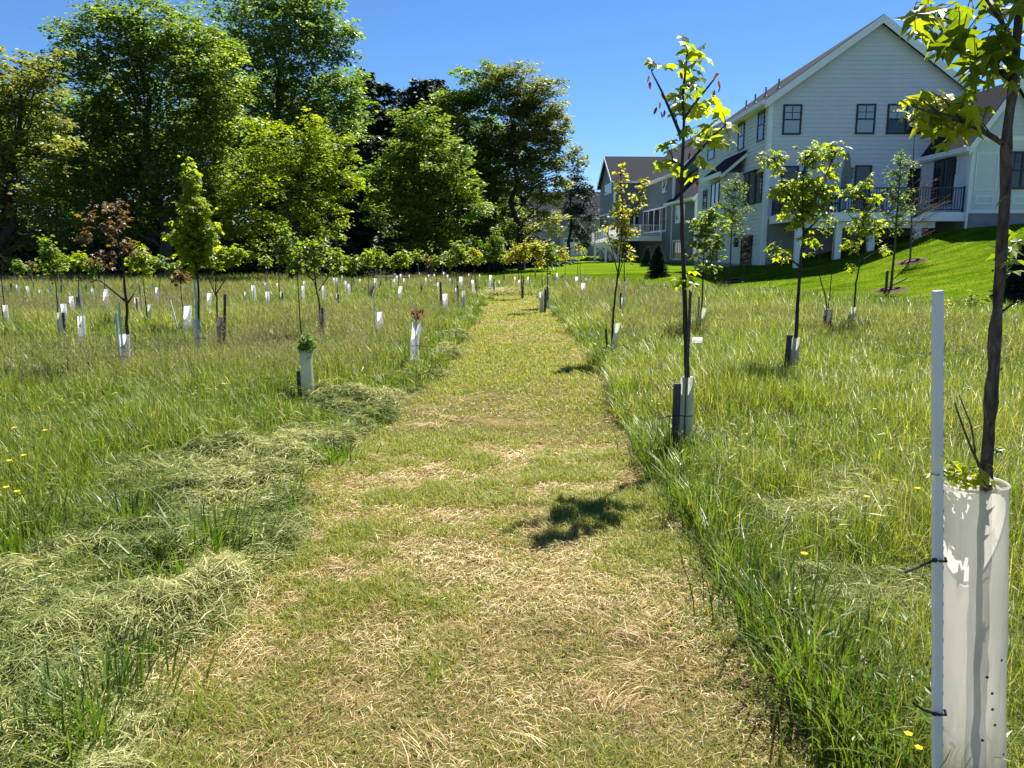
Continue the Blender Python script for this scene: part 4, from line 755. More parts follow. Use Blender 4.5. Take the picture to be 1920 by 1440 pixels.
SP('bronze', 'sapling with sparse bronze leaves on a thick dark leaning trunk', [(238, 620), (235, 560), (230, 500), (220, 440), (216, 385)], [(190, 400, 45, 20), (225, 430, 35, 40), (250, 470, 22, 30), (165, 440, 28, 15), (205, 480, 30, 25), (215, 385, 25, 20)], L=.066, n=300, mat='bronze', r0=.026, tips=40, leaf='lobed', forks=[[(236, 565), (185, 523), (170, 530)], [(238, 570), (252, 550)], [(220, 445), (180, 425)], [(226, 480), (262, 460)]], wl=1.0)
SP('lime', 'tall lime green sapling with a dense upright crown', [(372, 590), (371, 530), (366, 470), (360, 400), (356, 330)], [(355, 330, 16, 28), (358, 385, 34, 38), (340, 435, 36, 34), (372, 455, 36, 38), (388, 420, 28, 44), (345, 480, 26, 22), (322, 440, 16, 18), (400, 470, 24, 24)], L=.085, n=1900, mat='lime', r0=.022, tips=90, leaf='lobed', droop=.7, wl=.9, span=.25)
SP('vee', 'low lime sapling with forked pale stems right of the taller lime one', [(408, 590), (405, 555), (404, 500), (406, 475)], [(415, 480, 28, 18), (440, 485, 20, 12), (400, 470, 20, 14), (445, 470, 16, 8)], L=.075, n=620, mat='lime', tips=30, leaf='lobed', forks=[[(405, 555), (388, 515)], [(406, 550), (428, 515), (436, 500)]], wl=.9)
SP('cream', 'light green sapling with a small upright crown over the cream tube', [(109, 582), (106, 540), (101, 520), (98, 480), (90, 450)], [(90, 450, 14, 14), (97, 485, 26, 22), (110, 505, 22, 14), (72, 500, 12, 8), (85, 470, 14, 12)], L=.075, n=420, mat='mid', tips=24, r0=.014)
SP('yellowstake', 'sapling with one flat bright lime tuft of leaves', [(147, 545), (147, 510), (146, 490)], [(146, 485, 20, 8), (140, 490, 10, 7)], L=.09, n=330, mat='lime', tips=14, r0=.018)
SP('palepair', 'light green loose sapling right behind the bronze leaved one', [(273, 568), (268, 520), (266, 480), (262, 462)], [(262, 470, 22, 14), (255, 490, 16, 14), (280, 478, 14, 10), (270, 505, 12, 10), (240, 490, 12, 16)], L=.08, n=430, mat='lime', tips=24, r0=.014)
SP('tuft', 'thin bare stem leaning left over a tuft of leaves on a grey tube', [(571, 655), (566, 630), (560, 560), (556, 492)], [(578, 642, 16, 10), (570, 650, 12, 8), (582, 634, 8, 8)], L=.05, n=150, mat='mid', tips=16, r0=.011, leaf='lobed', wl=.9, base=T['tuft'] + np.array([-.02, 0, 0]))
SP('fork', 'wide forked sapling spreading over the middle meadow', [(600, 576), (594, 545), (590, 515), (588, 470), (585, 440)], [(590, 452, 18, 16), (560, 475, 24, 20), (610, 480, 30, 18), (628, 470, 14, 12), (580, 500, 40, 10), (545, 490, 16, 10)], L=.085, n=620, mat='sap', tips=50, r0=.02, forks=[[(596, 555), (590, 530), (570, 505)], [(598, 545), (622, 508), (640, 495)], [(590, 525), (555, 505)]])
SP('vfar', 'green sapling with an upright crown left of the wide forked one', [(524, 545), (522, 505), (528, 460), (535, 430)], [(535, 440, 14, 20), (530, 470, 22, 20), (550, 465, 18, 18), (522, 490, 14, 8)], L=.09, n=620, mat='mid', tips=34)
SP('double', 'bushy round sapling below the dark spruces', [(703, 520), (702, 495), (701, 475)], [(702, 475, 16, 13), (695, 490, 10, 12), (711, 488, 10, 12), (690, 478, 8, 6)], L=.12, n=420, mat='sap', tips=26)
SP('twopart', 'sapling with a hanging rounded crown left of the far path', [(857, 535), (856, 500), (856, 470)], [(857, 470, 15, 20), (845, 488, 12, 12), (868, 485, 10, 14)], L=.10, n=420, mat='sap', tips=28)
SP('slimlean', 'small sapling with a yellowish wedge shaped crown beyond the path', [(893, 540), (890, 510), (890, 480)], [(890, 475, 10, 12), (884, 470, 7, 6)], L=.10, n=200, mat='yell', tips=14, base=T['slimlean'] + np.array([.12, 0, 0]))
SP('farwhite', 'tall broad green sapling behind the far end of the path', [(915, 515), (922, 480), (928, 440)], [(930, 440, 12, 15), (938, 455, 14, 18), (918, 460, 10, 14), (912, 480, 10, 10), (925, 475, 14, 14)], L=.13, n=700, mat='mid', tips=40)
SP('postdark', 'yellow green sapling with a wide flat crown at the right of the path end', [(978, 530), (977, 500), (976, 475)], [(978, 470, 22, 14), (960, 476, 14, 10), (985, 455, 10, 8), (990, 480, 10, 8)], L=.10, n=560, mat='yell', tips=32, r0=.02)
SP('speckled', 'sapling with a spotted trunk and round leaves right of the path', [(1027, 538), (1026, 510), (1025, 480)], [(1028, 475, 14, 18), (1035, 485, 10, 10), (1018, 480, 10, 12), (1026, 500, 9, 8)], L=.10, n=420, mat='sap', tips=28, r0=.022)
SP('pathpost', 'thin stemmed sapling with a low yellow green crown at the path edge', [(1017, 545), (1016, 510), (1017, 480)], [(1010, 465, 18, 12), (1000, 460, 12, 9), (1018, 490, 10, 8)], L=.09, n=330, mat='yell', tips=22, r0=.012)
SP('twotone', 'small sapling with a sparse top before the white stair landing', [(1082, 518), (1084, 480), (1085, 465)], [(1088, 466, 10, 7), (1092, 473, 8, 4), (1082, 462, 5, 5)], L=.10, n=120, mat='yell', tips=12, r0=.014)
SP('lawnwhite', 'bare forked stem behind the clean white tube', [(1090, 528), (1087, 500), (1092, 480), (1096, 470)], [(1094, 472, 4, 4)], L=.08, n=24, mat='sap', tips=4, r0=.014)
SP('farlawn_a', 'small leafy sapling below the forked cedar', [(1043, 510), (1043, 490), (1047, 475)], [(1050, 472, 10, 8), (1042, 478, 7, 7), (1058, 468, 7, 6)], L=.11, n=220, mat='yell', tips=16, r0=.016)
SP('leanright', 'leaning sapling with yellowing round leaves in front of the grey house', [(1149, 606), (1153, 560), (1160, 500), (1166, 440), (1166, 380), (1163, 310)], [(1163, 315, 8, 18), (1172, 345, 14, 10), (1160, 370, 12, 14), (1205, 345, 12, 14), (1198, 375, 16, 12), (1165, 400, 26, 14), (1145, 420, 20, 12), (1170, 425, 24, 16), (1180, 395, 22, 12), (1160, 450, 22, 14), (1190, 430, 20, 10), (1150, 390, 10, 8), (1180, 470, 10, 8)], leaf='round', L=.062, n=560, mat='yell', tips=64, r0=.019, forks=[[(1161, 480), (1185, 410), (1208, 350)], [(1158, 510), (1140, 440)], [(1156, 530), (1168, 490), (1176, 470)]], wl=.85, span=.5)
SP('paleright', 'thin dark stem behind the yellow leaved leaning sapling', [(1170, 555), (1171, 510), (1169, 470), (1168, 440)], [(1180, 480, 14, 10)], L=.07, n=40, mat='sap', tips=8, r0=.02)
SP('leftlean', 'leafy green sapling between the two houses, behind the tulip leaved one', [(1316, 572), (1318, 530), (1320, 480), (1322, 430), (1325, 400)], [(1325, 400, 24, 14), (1345, 415, 20, 14), (1310, 425, 22, 14), (1300, 450, 14, 10), (1330, 450, 26, 20), (1345, 475, 18, 10), (1305, 475, 14, 8), (1325, 500, 20, 10)], leaf='lobed', L=.085, n=560, mat='sap', tips=54, r0=.018, wl=1, forks=[[(1318, 525), (1300, 500)], [(1318, 520), (1350, 520)]])
SP('board', 'bushy yellow green sapling in front of the white house corner', [(1492, 628), (1494, 560), (1500, 500), (1506, 440), (1505, 380), (1506, 320), (1510, 300)], [(1440, 300, 16, 10), (1460, 290, 12, 8), (1465, 320, 10, 6), (1515, 285, 20, 10), (1540, 300, 12, 10), (1560, 285, 14, 12), (1575, 280, 10, 8), (1555, 320, 16, 8), (1470, 355, 20, 16), (1500, 345, 24, 16), (1530, 350, 22, 18), (1480, 385, 22, 14), (1555, 360, 18, 12), (1520, 385, 26, 14), (1500, 410, 22, 12), (1545, 390, 18, 10), (1470, 470, 16, 8), (1455, 465, 10, 6), (1520, 450, 14, 10)], leaf='maple', L=.085, n=700, mat='lime', tips=90, r0=.028, wl=1, forks=[[(1504, 420), (1530, 370), (1568, 285)], [(1505, 400), (1478, 360), (1452, 300)], [(1500, 500), (1470, 475)], [(1506, 440), (1545, 400)]], droop=.7, span=.55)
SP('shortdark', 'sapling of two bare thin stems with a few leaves', [(1552, 580), (1545, 550), (1537, 520), (1537, 440)], [(1545, 430, 10, 8), (1560, 420, 10, 10)], L=.07, n=60, mat='sap', tips=10, r0=.015, forks=[[(1553, 578), (1558, 530), (1564, 450), (1562, 410)]])
SP('cornertube', 'crooked sapling with leafy horizontal limbs near the lawn', [(1602, 575), (1606, 530), (1611, 495), (1622, 475), (1622, 430), (1620, 370), (1626, 330)], [(1600, 360, 16, 10), (1580, 355, 12, 8), (1630, 340, 14, 14), (1610, 400, 28, 14), (1645, 420, 16, 16), (1625, 440, 26, 12), (1595, 460, 22, 10), (1655, 465, 20, 6), (1640, 380, 14, 14), (1610, 420, 20, 10), (1590, 500, 10, 6)], leaf='maple', L=.085, n=560, mat='lime', tips=64, r0=.022, wl=1, forks=[[(1613, 490), (1650, 468), (1672, 460)], [(1612, 480), (1585, 462)], [(1622, 440), (1590, 400)]], droop=.7)
# small far saplings
def far(key, label, px, yt, rx, ry, mat, **k):
    p = T[key]; SP(key, label, [(px, yt + ry * 3.2), (px, yt + ry)], [(px, yt + ry, rx, ry), (px - rx * .4, yt + ry * 1.7, rx * .6, ry * .7), (px + rx * .5, yt + ry * 1.5, rx * .6, ry * .7)], L=.12, n=k.get('n', 220), mat=mat, tips=18, r0=.014)
far('leanmid', 'yellow green sapling, left of the pair below the airy olive tree', 748, 470, 15, 12, 'sap')
far('spare', 'loose light green sapling behind the clean spare tube', 660, 480, 12, 12, 'sap')
far(('row', 'before the airy olive tree', 6), 'yellow green sapling, right of the pair below the airy olive tree', 785, 466, 13, 12, 'sap')
far(('row', 'before the airy olive tree', 9), 'small bronze sapling right of the yellow green pair', 806, 476, 8, 10, 'bronze', n=110)
far('greenfoot', 'thin straight sapling with a tiny top right of the wide forked one', 632, 492, 7, 8, 'sap', n=70)
far('farlean', 'small green sapling before the wood right of the bronze sapling', 300, 480, 9, 10, 'mid', n=90)
far('bent', 'small light green sapling above the bent dark tube', 690, 470, 9, 10, 'lime', n=130)
far('leaning', 'tiny sapling above the wide leaning staked tube', 338, 505, 6, 9, 'bronze', n=60)
far(('row', 'between the airy tree and the path end', 2), 'olive sapling left of the hanging rounded one', 830, 470, 9, 12, 'mid', n=140)
far(('row', 'behind the end of the mown path', 2), 'yellow green sapling just left of the wide flat crowned one', 956, 470, 12, 9, 'yell', n=180)
far(('row', 'behind the end of the mown path', 4), 'green sapling right behind the wide flat crowned one', 1000, 452, 14, 11, 'sap', n=200)
far(('row', 'along the lawn edge right of the path', 1), 'green sapling behind the spotted trunk', 1036, 456, 11, 10, 'sap', n=160)
far(('row', 'along the lawn edge right of the path', 2), 'thin sapling on the lawn edge below the white garage', 1060, 470, 8, 8, 'yell', n=90)
far(('row', 'before the olive tree at the left edge', 4), 'dim bare looking sapling before the olive edge tree', 58, 490, 12, 9, 'bronze', n=110)
for wh, q, px, yt, rx, ry, mt, lb_ in [('before the yellow green tree', 1, 497, 475, 9, 11, 'sap', 'small light green sapling left of the upright green one, at the wood edge'), ('before the low dark spruce', 0, 641, 475, 9, 10, 'sap', 'light green sapling at the right rim of the wide forked one'), ('before the low dark spruce', 3, 676, 478, 9, 9, 'mid', 'small green sapling left of the bushy round one'),
  ('before the low dark spruce', 5, 722, 472, 10, 10, 'sap', 'light green sapling between the bushy round one and the airy tree pair'), ('before the airy olive tree', 5, 767, 474, 11, 10, 'sap', 'light green sapling in the gap of the yellow green pair'), ('between the airy tree and the path end', 1, 818, 476, 8, 9, 'sap', 'small light sapling left of the olive one'), ('between the airy tree and the path end', 4, 844, 474, 8, 9, 'sap', 'small light sapling between the olive and the hanging rounded one'),
  ('between the airy tree and the path end', 6, 879, 470, 9, 10, 'sap', 'small light sapling left of the yellowish wedge crowned one'), ('between the airy tree and the path end', 8, 902, 474, 8, 9, 'sap', 'small light sapling right of the yellowish wedge crowned one'), ('behind the end of the mown path', 1, 944, 474, 9, 9, 'sap', 'small light sapling under the tall broad green one'), ('behind the end of the mown path', 3, 972, 462, 9, 9, 'sap', 'light sapling peeping over the wide flat crowned one'),
  ('before the olive tree at the left edge', 2, 33, 490, 9, 9, 'mid', 'dim green sapling before the olive edge tree, left of the bare looking one'), ('before the huge maple', 1, 116, 478, 8, 9, 'mid', 'dim green sapling right behind the small upright crowned one'), ('before the huge maple', 2, 175, 488, 9, 9, 'mid', 'dim green sapling left behind the bronze leaved one'), ('before the huge maple', 6, 328, 492, 8, 9, 'mid', 'dim green sapling left behind the tall lime green one')]:
    far(('row', wh, q), lb_, px, yt, rx, ry, mt, n=150)
for q, (px, key) in enumerate([(7, 'edgeleft'), (197, 'far_b')]):
    p = T[key]; sapling(['thin leafless stem by the left edge of the photo', 'dark leafless stem behind the leaning white tubes'][q], [(px, 560 if q == 0 else 545), (px - 2, 510), (px - 4 + 3 * q, 470)], p[1], [(px - 4, 478, 4, 6)], n=0, tips=3, r0=.014, base=p, seed=400 + q)
# brown leaves showing at the rim of the crumpled tube
p = T['rusty']; r = np.random.default_rng(9); t = thing('withered_seedling', 'withered seedling with rusty brown leaves poking out of the crumpled tube', 'sapling', tuple(p + np.array([.056, 0, 0])), group=None)
s = MB(); s.tube([(0, 0, 0), (0, 0, .5), (.005, 0, .78)], [.006, .005, .003], 5); s.build('stem', M['barkd'], t); s = MB(); n = 26
P = np.stack([r.normal(0, .035, n), r.normal(0, .03, n), .68 + r.uniform(0, .13, n)], -1); A = np.stack([r.normal(0, .5, n), r.normal(0, .5, n), r.uniform(.2, 1, n)], -1); N = r.normal(0, 1, (n, 3)); leaves(s, 'oval', P, A, N, .075, .04, r.random(n)); s.build('crown', M['rust'], t)

# ---- the tulip leaved sapling beside the path
p = T['tulip']; Yt = p[1]
TL = [(1318, 85), (1312, 95), (1317, 112), (1308, 118), (1273, 118), (1278, 130), (1285, 147), (1292, 150), (1270, 170), (1265, 178), (1300, 155), (1310, 160), (1335, 185), (1322, 187), (1225, 115), (1230, 122), (1310, 215), (1300, 208), (1265, 212), (1272, 200), (1357, 200), (1340, 263), (1330, 270), (1320, 250), (1356, 240), (1362, 232), (1255, 280), (1245, 305), (1238, 310), (1228, 312), (1305, 298), (1312, 302), (1310, 326), (1258, 262), (1370, 262), (1290, 175), (1280, 190), (1296, 240), (1300, 262), (1312, 240), (1270, 300), (1262, 310), (1322, 262), (1334, 238), (1290, 95), (1285, 78), (1274, 78), (1296, 205), (1308, 190), (1250, 270), (1288, 520), (1305, 530), (1347, 252)]
TL += [(x + 14 * ((k * 7) % 5 - 2) * .5, y + 9 * ((k * 3) % 5 - 2) * .6) for k, (x, y) in enumerate(TL) if k % 2 and y < 330]
def tulip_extra(tb, lb, b, r):
    P = np.array([at(x, y, Yt + r.uniform(-.28, .28)) for x, y in TL]); n = len(P); A, N = leafdirs(r, n, .45, .6); sz = r.uniform(.085, .145, n)
    N[:, 1] -= .5; leaves(lb, 'tulip', P - b, A, N, sz, sz * .95, np.clip(r.normal(.55, .2, n), 0, 1))
    Q = np.array([at(x, y, Yt + r.uniform(-.1, .1)) for x, y in [(1217, 140), (1218, 152), (1237, 190), (1232, 200), (1238, 208), (1246, 205), (1240, 172), (1247, 340), (1249, 345), (1345, 135), (1347, 150), (1350, 158), (1340, 168), (1276, 135), (1298, 92), (1305, 318), (1303, 326), (1307, 335), (1310, 340), (1294, 285), (1271, 330)]]); n = len(Q)
    A = np.stack([r.normal(0, .3, n), r.normal(0, .3, n), -np.ones(n)], -1); leaves(lb, 'oval', Q - b, A, r.normal(0, 1, (n, 3)) + np.array([0, -1, 0]), .06, .025, r.random(n), mat=1)
    for x, y in TL:                                   # petioles back to the wood
        e = at(x, y, Yt); q = min(TW, key=lambda s: abs(s[0] - x) + abs(s[1] - y - 14)); tb.tube([at(q[0], q[1], Yt) - b, e - b], [.0035, .0022], 3, cap=False)
TW = [(1290, 80 + k * 12) for k in range(9)] + [(1283, 180 + k * 14) for k in range(12)] + [(1222 + k * 8, 135 + k * 16) for k in range(7)] + [(1345 - k * 7, 140 + k * 10) for k in range(8)] + [(1330, 262), (1345, 248), (1360, 236), (1310, 285), (1300, 300), (1262, 300), (1282, 520)]
SP('tulip', 'slim sapling with large tulip shaped leaves and an open top, beside the path', [(1288, 700), (1286, 560), (1279, 440), (1277, 330), (1282, 250), (1283, 180), (1290, 80)], [(1290, 520, 8, 6)], leaf='tulip', L=.1, n=4, mat=['lime', 'rust'], r0=.025, tips=2, forks=[[(1277, 255), (1260, 215), (1240, 170), (1222, 135)], [(1281, 225), (1305, 190), (1330, 160), (1347, 138)], [(1279, 320), (1310, 285), (1335, 255), (1362, 234)], [(1279, 345), (1295, 325), (1310, 315)], [(1277, 310), (1255, 300)]], extra=tulip_extra)

# ---- the large foreground tube with its stake and maple
bF = gpt(1822, 1559, 0); YF = bF[1]
t = thing('tree_tube', 'large milky tube with a tall white stake and two black ties, nearest the camera', 'tree tube', tuple(bF), group='tree tubes in the meadow')
rF = .0845; HF = float(at(1820, 905, YF)[2] - bF[2]); bF_ = at(1815, 1440, YF); lF = (float(at(1820, 905, YF)[0] - bF[0]) / HF, 0); tm = tube_mesh(HF, rF * .96, lF, .13, 77, holes=1); tm.build('sleeve', M['tubef'], t, True)
s = MB()
for k in range(16):
    zz = .16 + k * .045; a = -math.pi / 2 + (.25 * math.sin(k * 2.4) + (.25 if k % 2 else -.2)); c = np.array([lF[0] * zz + math.cos(a) * (rF * 1.02 + .0015), math.sin(a) * (rF * 1.02 + .0015), zz]); u = np.array([-math.sin(a), math.cos(a), 0])
    if k > 9: continue
    s.add([c] + [c + (u * math.cos(q) + np.array([0, 0, 1]) * math.sin(q)) * .0042 for q in np.arange(8) * math.pi / 4], None, [(0, q + 1, (q + 1) % 8 + 1) for q in range(8)])
s.build('vent_hole', M['tie'], t)
zt = float(at(1758, 545, YF - .052)[2] - bF[2]); s = MB(); xs_ = float(at(1757, 1440, YF - .052)[0] - bF[0]); zb_ = float(at(1757, 1440, YF - .052)[2] - bF[2]); xt_ = float(at(1758, 545, YF - .052)[0] - bF[0]); sx_ = lambda z: xs_ + (xt_ - xs_) * (z - zb_) / (zt - zb_); s.bar((sx_(-.1), -.052, -.1), (sx_(zt), -.052, zt), .0205, .018); s.build('stake', M['stakew'], t)
s = MB()
for k in range(24): z = .2 + k * .05; s.box(sx_(z) + .009, sx_(z) + .0115, -.0595, -.0475, z, z + .012)
s.build('stake_hole', M['tie'], t)
for k, (zy, ex, ez) in enumerate([(1049, -.078, -.024), (1335, -.064, .042)]):
    zz = float(at(1757, zy, YF - .052)[2] - bF[2]); x0 = sx_(zz); s = MB()
    s.tube([(x0 + .024, -.045, zz + .001), (x0 + .016, -.065, zz), (x0, -.068, zz + .001), (x0 - .015, -.065, zz + .004), (x0 + ex * .5 - .015, -.072, zz + ez * .42), (x0 + ex - .015, -.077, zz + ez)], .0034, 6); s.tube([(x0 - .019, -.065, zz + .004), (x0 - .010, -.066, zz + .003)], .006, 6); s.build('cable_tie', M['tie'], t)
r = np.random.default_rng(5); bM = bF + np.array([.03, .02, 0]); root = thing('sapling', 'near maple sapling with large star shaped leaves, trunk rising from the milky tube', 'sapling', tuple(bM), group=SG)
TR = [(1838, 1300), (1845, 1100), (1849, 900), (1857, 760), (1868, 620), (1872, 560), (1878, 480), (1883, 380), (1886, 272), (1893, 200), (1903, 120), (1910, 40), (1914, -60), (1915, -170)]
P = np.vstack([bM] + [at(x, y, YF + .03) for x, y in TR]); PS = along(P, np.linspace(0, 1, 50)); PS[1:-1] += r.normal(0, .0015, (48, 3)); tb = MB(); lb = MB()
rad = np.interp(np.linspace(0, 1, 50), [0, .45, .7, 1], [.0175, .0155, .0125, .008]) * (1 + .09 * r.normal(0, 1, 50)); tb.tube(PS - bM, rad, 12)
def limb(px, r0, r1, dy=0):
    Q = np.vstack([at(x, y, YF + .03 + dy * k / max(1, len(px) - 1)) for k, (x, y) in enumerate(px)]); tb.tube(along(Q, np.linspace(0, 1, 9)) - bM, np.linspace(r0, r1, 9), 7); return Q
L1 = limb([(1886, 272), (1862, 258), (1838, 243), (1800, 225), (1760, 212), (1725, 205)], .0075, .003, -.1)
L2 = limb([(1898, 150), (1870, 128), (1840, 105), (1800, 75), (1750, 45), (1712, 22)], .0085, .003, .12)
L3 = limb([(1905, 100), (1890, 60), (1870, 30), (1850, 0)], .006, .003, -.15)
limb([(1846, 890), (1825, 850), (1805, 800), (1790, 755)], .004, .002, -.05); limb([(1843, 900), (1830, 860), (1822, 800), (1798, 740)], .003, .0016, .04)
limb([(1872, 560), (1862, 552)], .006, .004); limb([(1872, 590), (1895, 572), (1910, 565)], .004, .002); limb([(1860, 700), (1880, 690)], .004, .002); limb([(1880, 460), (1893, 440)], .003, .002, -.05); limb([(1880, 470), (1870, 462)], .003, .002, -.05)
LP = [(1705, 40, .09), (1722, 30, .1), (1740, 18, .1), (1755, 45, .11), (1768, 60, .12), (1775, 20, .09), (1790, 75, .1), (1800, 50, .09), (1805, 95, .11), (1820, 70, .09), (1835, 85, .11), (1815, 115, .1), (1845, 110, .12), (1860, 90, .12), (1865, 125, .11), (1880, 110, .11), (1890, 90, .09), (1830, 140, .1), (1850, 140, .09), (1905, 120, .1), (1780, 100, .09), (1760, 90, .08), (1735, 65, .1), (1718, 60, .09), (1875, 0, .09), (1860, 8, .1), (1890, 20, .09), (1910, 15, .1), (1900, -20, .1), (1878, 55, .07), (1925, 60, .1), (1930, 110, .11), (1875, 145, .09), (1895, 150, .08), (1825, 155, .08), (1810, 20, .07), (1795, 10, .07),
      (1705, 215, .09), (1722, 195, .1), (1735, 220, .1), (1748, 185, .09), (1760, 205, .1), (1770, 235, .09), (1780, 195, .09), (1790, 220, .1), (1800, 245, .08), (1812, 205, .09), (1822, 225, .08), (1735, 245, .08), (1755, 228, .09), (1780, 255, .08), (1745, 210, .11), (1765, 190, .09), (1795, 200, .09), (1810, 240, .09), (1725, 185, .08), (1775, 215, .1), (1820, 210, .07),
      (1878, 375, .07), (1895, 440, .05), (1880, 470, .06), (1900, 470, .06), (1908, 455, .06), (1872, 480, .06), (1930, -40, .1), (1890, -60, .1), (1940, -90, .1), (1895, -110, .09), (1925, -130, .1), (1905, -150, .09), (1880, -30, .09), (1950, -20, .1), (1915, -170, .08), (1935, -150, .08), (1905, 490, .07), (1893, 492, .07), (1900, 510, .06), (1880, 840, .035), (1872, 845, .03)]
LP += [(x + r.normal(0, 16), y + r.normal(0, 14), s_ * r.uniform(.6, .9)) for x, y, s_ in LP for _ in range(2) if y < 270 and r.random() < .65]
P = np.array([at(x, y, YF + .03 + r.normal(0, .07)) for x, y, _ in LP]); n = len(P); A, N = leafdirs(r, n, .75, .65); N += np.array([.1, -.25, .1]); sz = np.array([s_ for _, _, s_ in LP]) * r.uniform(.52, .95, n)
P -= nrm(A) * sz[:, None] * .4; leaves(lb, 'maple', P - bM, A, N, sz, sz * 1.05, np.clip(r.normal(.45, .22, n) + np.array([.35 if 165 < y < 300 else 0 for _, y, _ in LP]), 0, 1))  # leaves of the lower left limb tinted brighter: sun from behind put into colour
for q in range(n):
    if LP[q][1] < 300 and LP[q][1] > -10 and LP[q][0] < 1890:
        c = L1 if LP[q][1] > 170 else L2 if LP[q][0] < 1870 else L3; j = int(np.argmin(np.linalg.norm(c - P[q], axis=1))); tb.tube(np.array([c[j], (c[j] + P[q]) / 2 + [0, 0, .012], P[q]]) - bM, [.0016, .0014, .001], 4, cap=False)
n = 60; P = np.array([at(r.uniform(1762, 1848), r.uniform(862, 912), YF + r.uniform(-.07, .05)) for _ in range(n)]); A, N = leafdirs(r, n, .3, .7); leaves(lb, 'maple', P - bM, A, N, r.uniform(.022, .045, n), .038, r.uniform(.6, 1, n))
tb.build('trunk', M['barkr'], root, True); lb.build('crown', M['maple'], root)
# ------------------------------------------------------------------ plants and stakes on the lawn
def lawn_tree(label, bx, by, ell, **k):
    b = gpt(bx, by); return sapling(label, k.pop('tr'), b[1], ell, base=b + np.array([0, 0, .02]), group='young trees planted on the lawn', **k), b
_, bA = lawn_tree('young green lawn tree with pale edged leaves and a flowing upright crown', 1670, 545, [(1690, 300, 20, 18), (1670, 340, 24, 30), (1710, 310, 16, 22), (1690, 360, 26, 26), (1660, 385, 16, 24), (1700, 400, 22, 24), (1680, 430, 16, 20)], tr=[(1672, 520), (1678, 460), (1682, 400), (1688, 330), (1690, 285)], L=.075, n=1500, mat='mid', tips=95, r0=.045, bark='bark', seed=501, span=.25)
_, bB = lawn_tree('twiggy half bare young tree on the lawn with red brown twigs', 1706, 518, [(1750, 335, 20, 12), (1740, 360, 26, 20), (1765, 375, 24, 16), (1720, 390, 22, 26), (1750, 400, 30, 14), (1745, 430, 22, 12)], tr=[(1706, 500), (1708, 450), (1710, 380), (1712, 300), (1715, 250)], n=0, tips=80, r0=.04, bark='barkr', seed=502)
_, bC = lawn_tree('dark stemmed young tree behind the two lawn trees', 1667, 498, [(1672, 380, 12, 20), (1680, 340, 10, 20)], tr=[(1667, 480), (1668, 430), (1672, 350)], L=.075, n=260, mat='mid', tips=24, r0=.04, seed=503)
_, bD = lawn_tree('young lawn tree with a full oval crown before the white house wall', 1369, 528, [(1375, 340, 16, 20), (1390, 355, 18, 24), (1360, 375, 24, 26), (1390, 395, 24, 26), (1370, 420, 26, 22), (1395, 430, 18, 16), (1355, 345, 12, 14)], tr=[(1369, 500), (1371, 450), (1374, 400), (1378, 330)], L=.085, n=1800, mat='mid', tips=95, r0=.035, seed=504, bark='bark', span=.25)
for q, b in enumerate((bA, bB, bC, bD)):
    s = MB(); rr = np.random.default_rng(q); n = 28; a = np.arange(n) * 2 * math.pi / n; V = [(0, 0, float(terr(b[0], b[1])) + .1)]
    for k_, rad in enumerate((.3, .6)): V += [(rad * math.cos(x) * (1 + .12 * math.sin(3 * x + q)), rad * math.sin(x) * (1 + .12 * math.sin(2 * x + q)), float(terr(b[0] + rad * math.cos(x), b[1] + rad * math.sin(x))) + (.07, .015)[k_]) for x in a]
    V = np.array(V) - np.array([0, 0, float(terr(b[0], b[1]))]); s.add(V, [(1 + i, 1 + (i + 1) % n, 1 + n + (i + 1) % n, 1 + n + i) for i in range(n)], [(0, 1 + i, 1 + (i + 1) % n) for i in range(n)])
    o = s.build('mulch_ring', M['mulch'], None, True, (b[0], b[1], float(terr(b[0], b[1])))); tag(o, ['ring of bark mulch round the pale edged lawn tree', 'ring of bark mulch round the twiggy lawn tree', 'ring of bark mulch round the dark stemmed lawn tree', 'ring of bark mulch round the oval crowned lawn tree'][q], 'mulch ring', 'mulch rings under the lawn trees')
def stake(label, x0, y0, x1, y1, w_=.05, mat='wood', Y=None):
    b = gpt(x0, y0); e = at(x1, y1, b[1] if Y is None else Y); s = MB(); s.bar((0, 0, -.1), tuple(e - b), w_, w_ * .7); o = s.build('support_stake', M[mat], None, False, tuple(b)); tag(o, label, 'stake', 'wooden stakes on the lawn')
stake('dark upright stake just left of the pale edged lawn tree foot', 1661, 548, 1664, 508, .07); stake('fallen pole leaning right at the foot of the twiggy lawn tree', 1727, 517, 1694, 490, .06, 'paleboard'); stake('dark pole lying aslant left of the pale edged lawn tree', 1634, 548, 1700, 522, .05)
stake('thin upright stake behind the two lawn trees', 1692, 490, 1687, 445, .045); stake('thin leaning stake left of the dark stemmed lawn tree', 1638, 497, 1632, 458, .05); stake('thin upright stake before the dark door of the white house', 1393, 527, 1397, 481, .04); stake('short dark stake leaning left before the dark evergreen bush', 1870, 545, 1861, 505, .05)
b = gpt(1214, 500); conifer('young_spruce', 'young dark spruce on the lawn, the farther and slimmer of the pair', 0, 1.55, 0, .62, 601, base=b, leaf=.09, dens=6, cat='spruce', group='pair of young spruces on the lawn', hang=.2, low=.02)
b = gpt(1233, 521); H = float(at(1233, 458, b[1])[2] - b[2]); conifer('young_spruce', 'young dark spruce on the lawn, the nearer and broader of the pair', 0, H, 0, .62, 602, base=b, leaf=.085, dens=6, cat='spruce', group='pair of young spruces on the lawn', hang=.2, low=.02)
b = gpt(1915, 560); conifer('evergreen_bush', 'dark evergreen bush cut by the right edge of the photo', 0, 1.5, 0, .75, 603, base=b, leaf=.1, dens=7, cat='bush', group=None, hang=.2, low=.02)
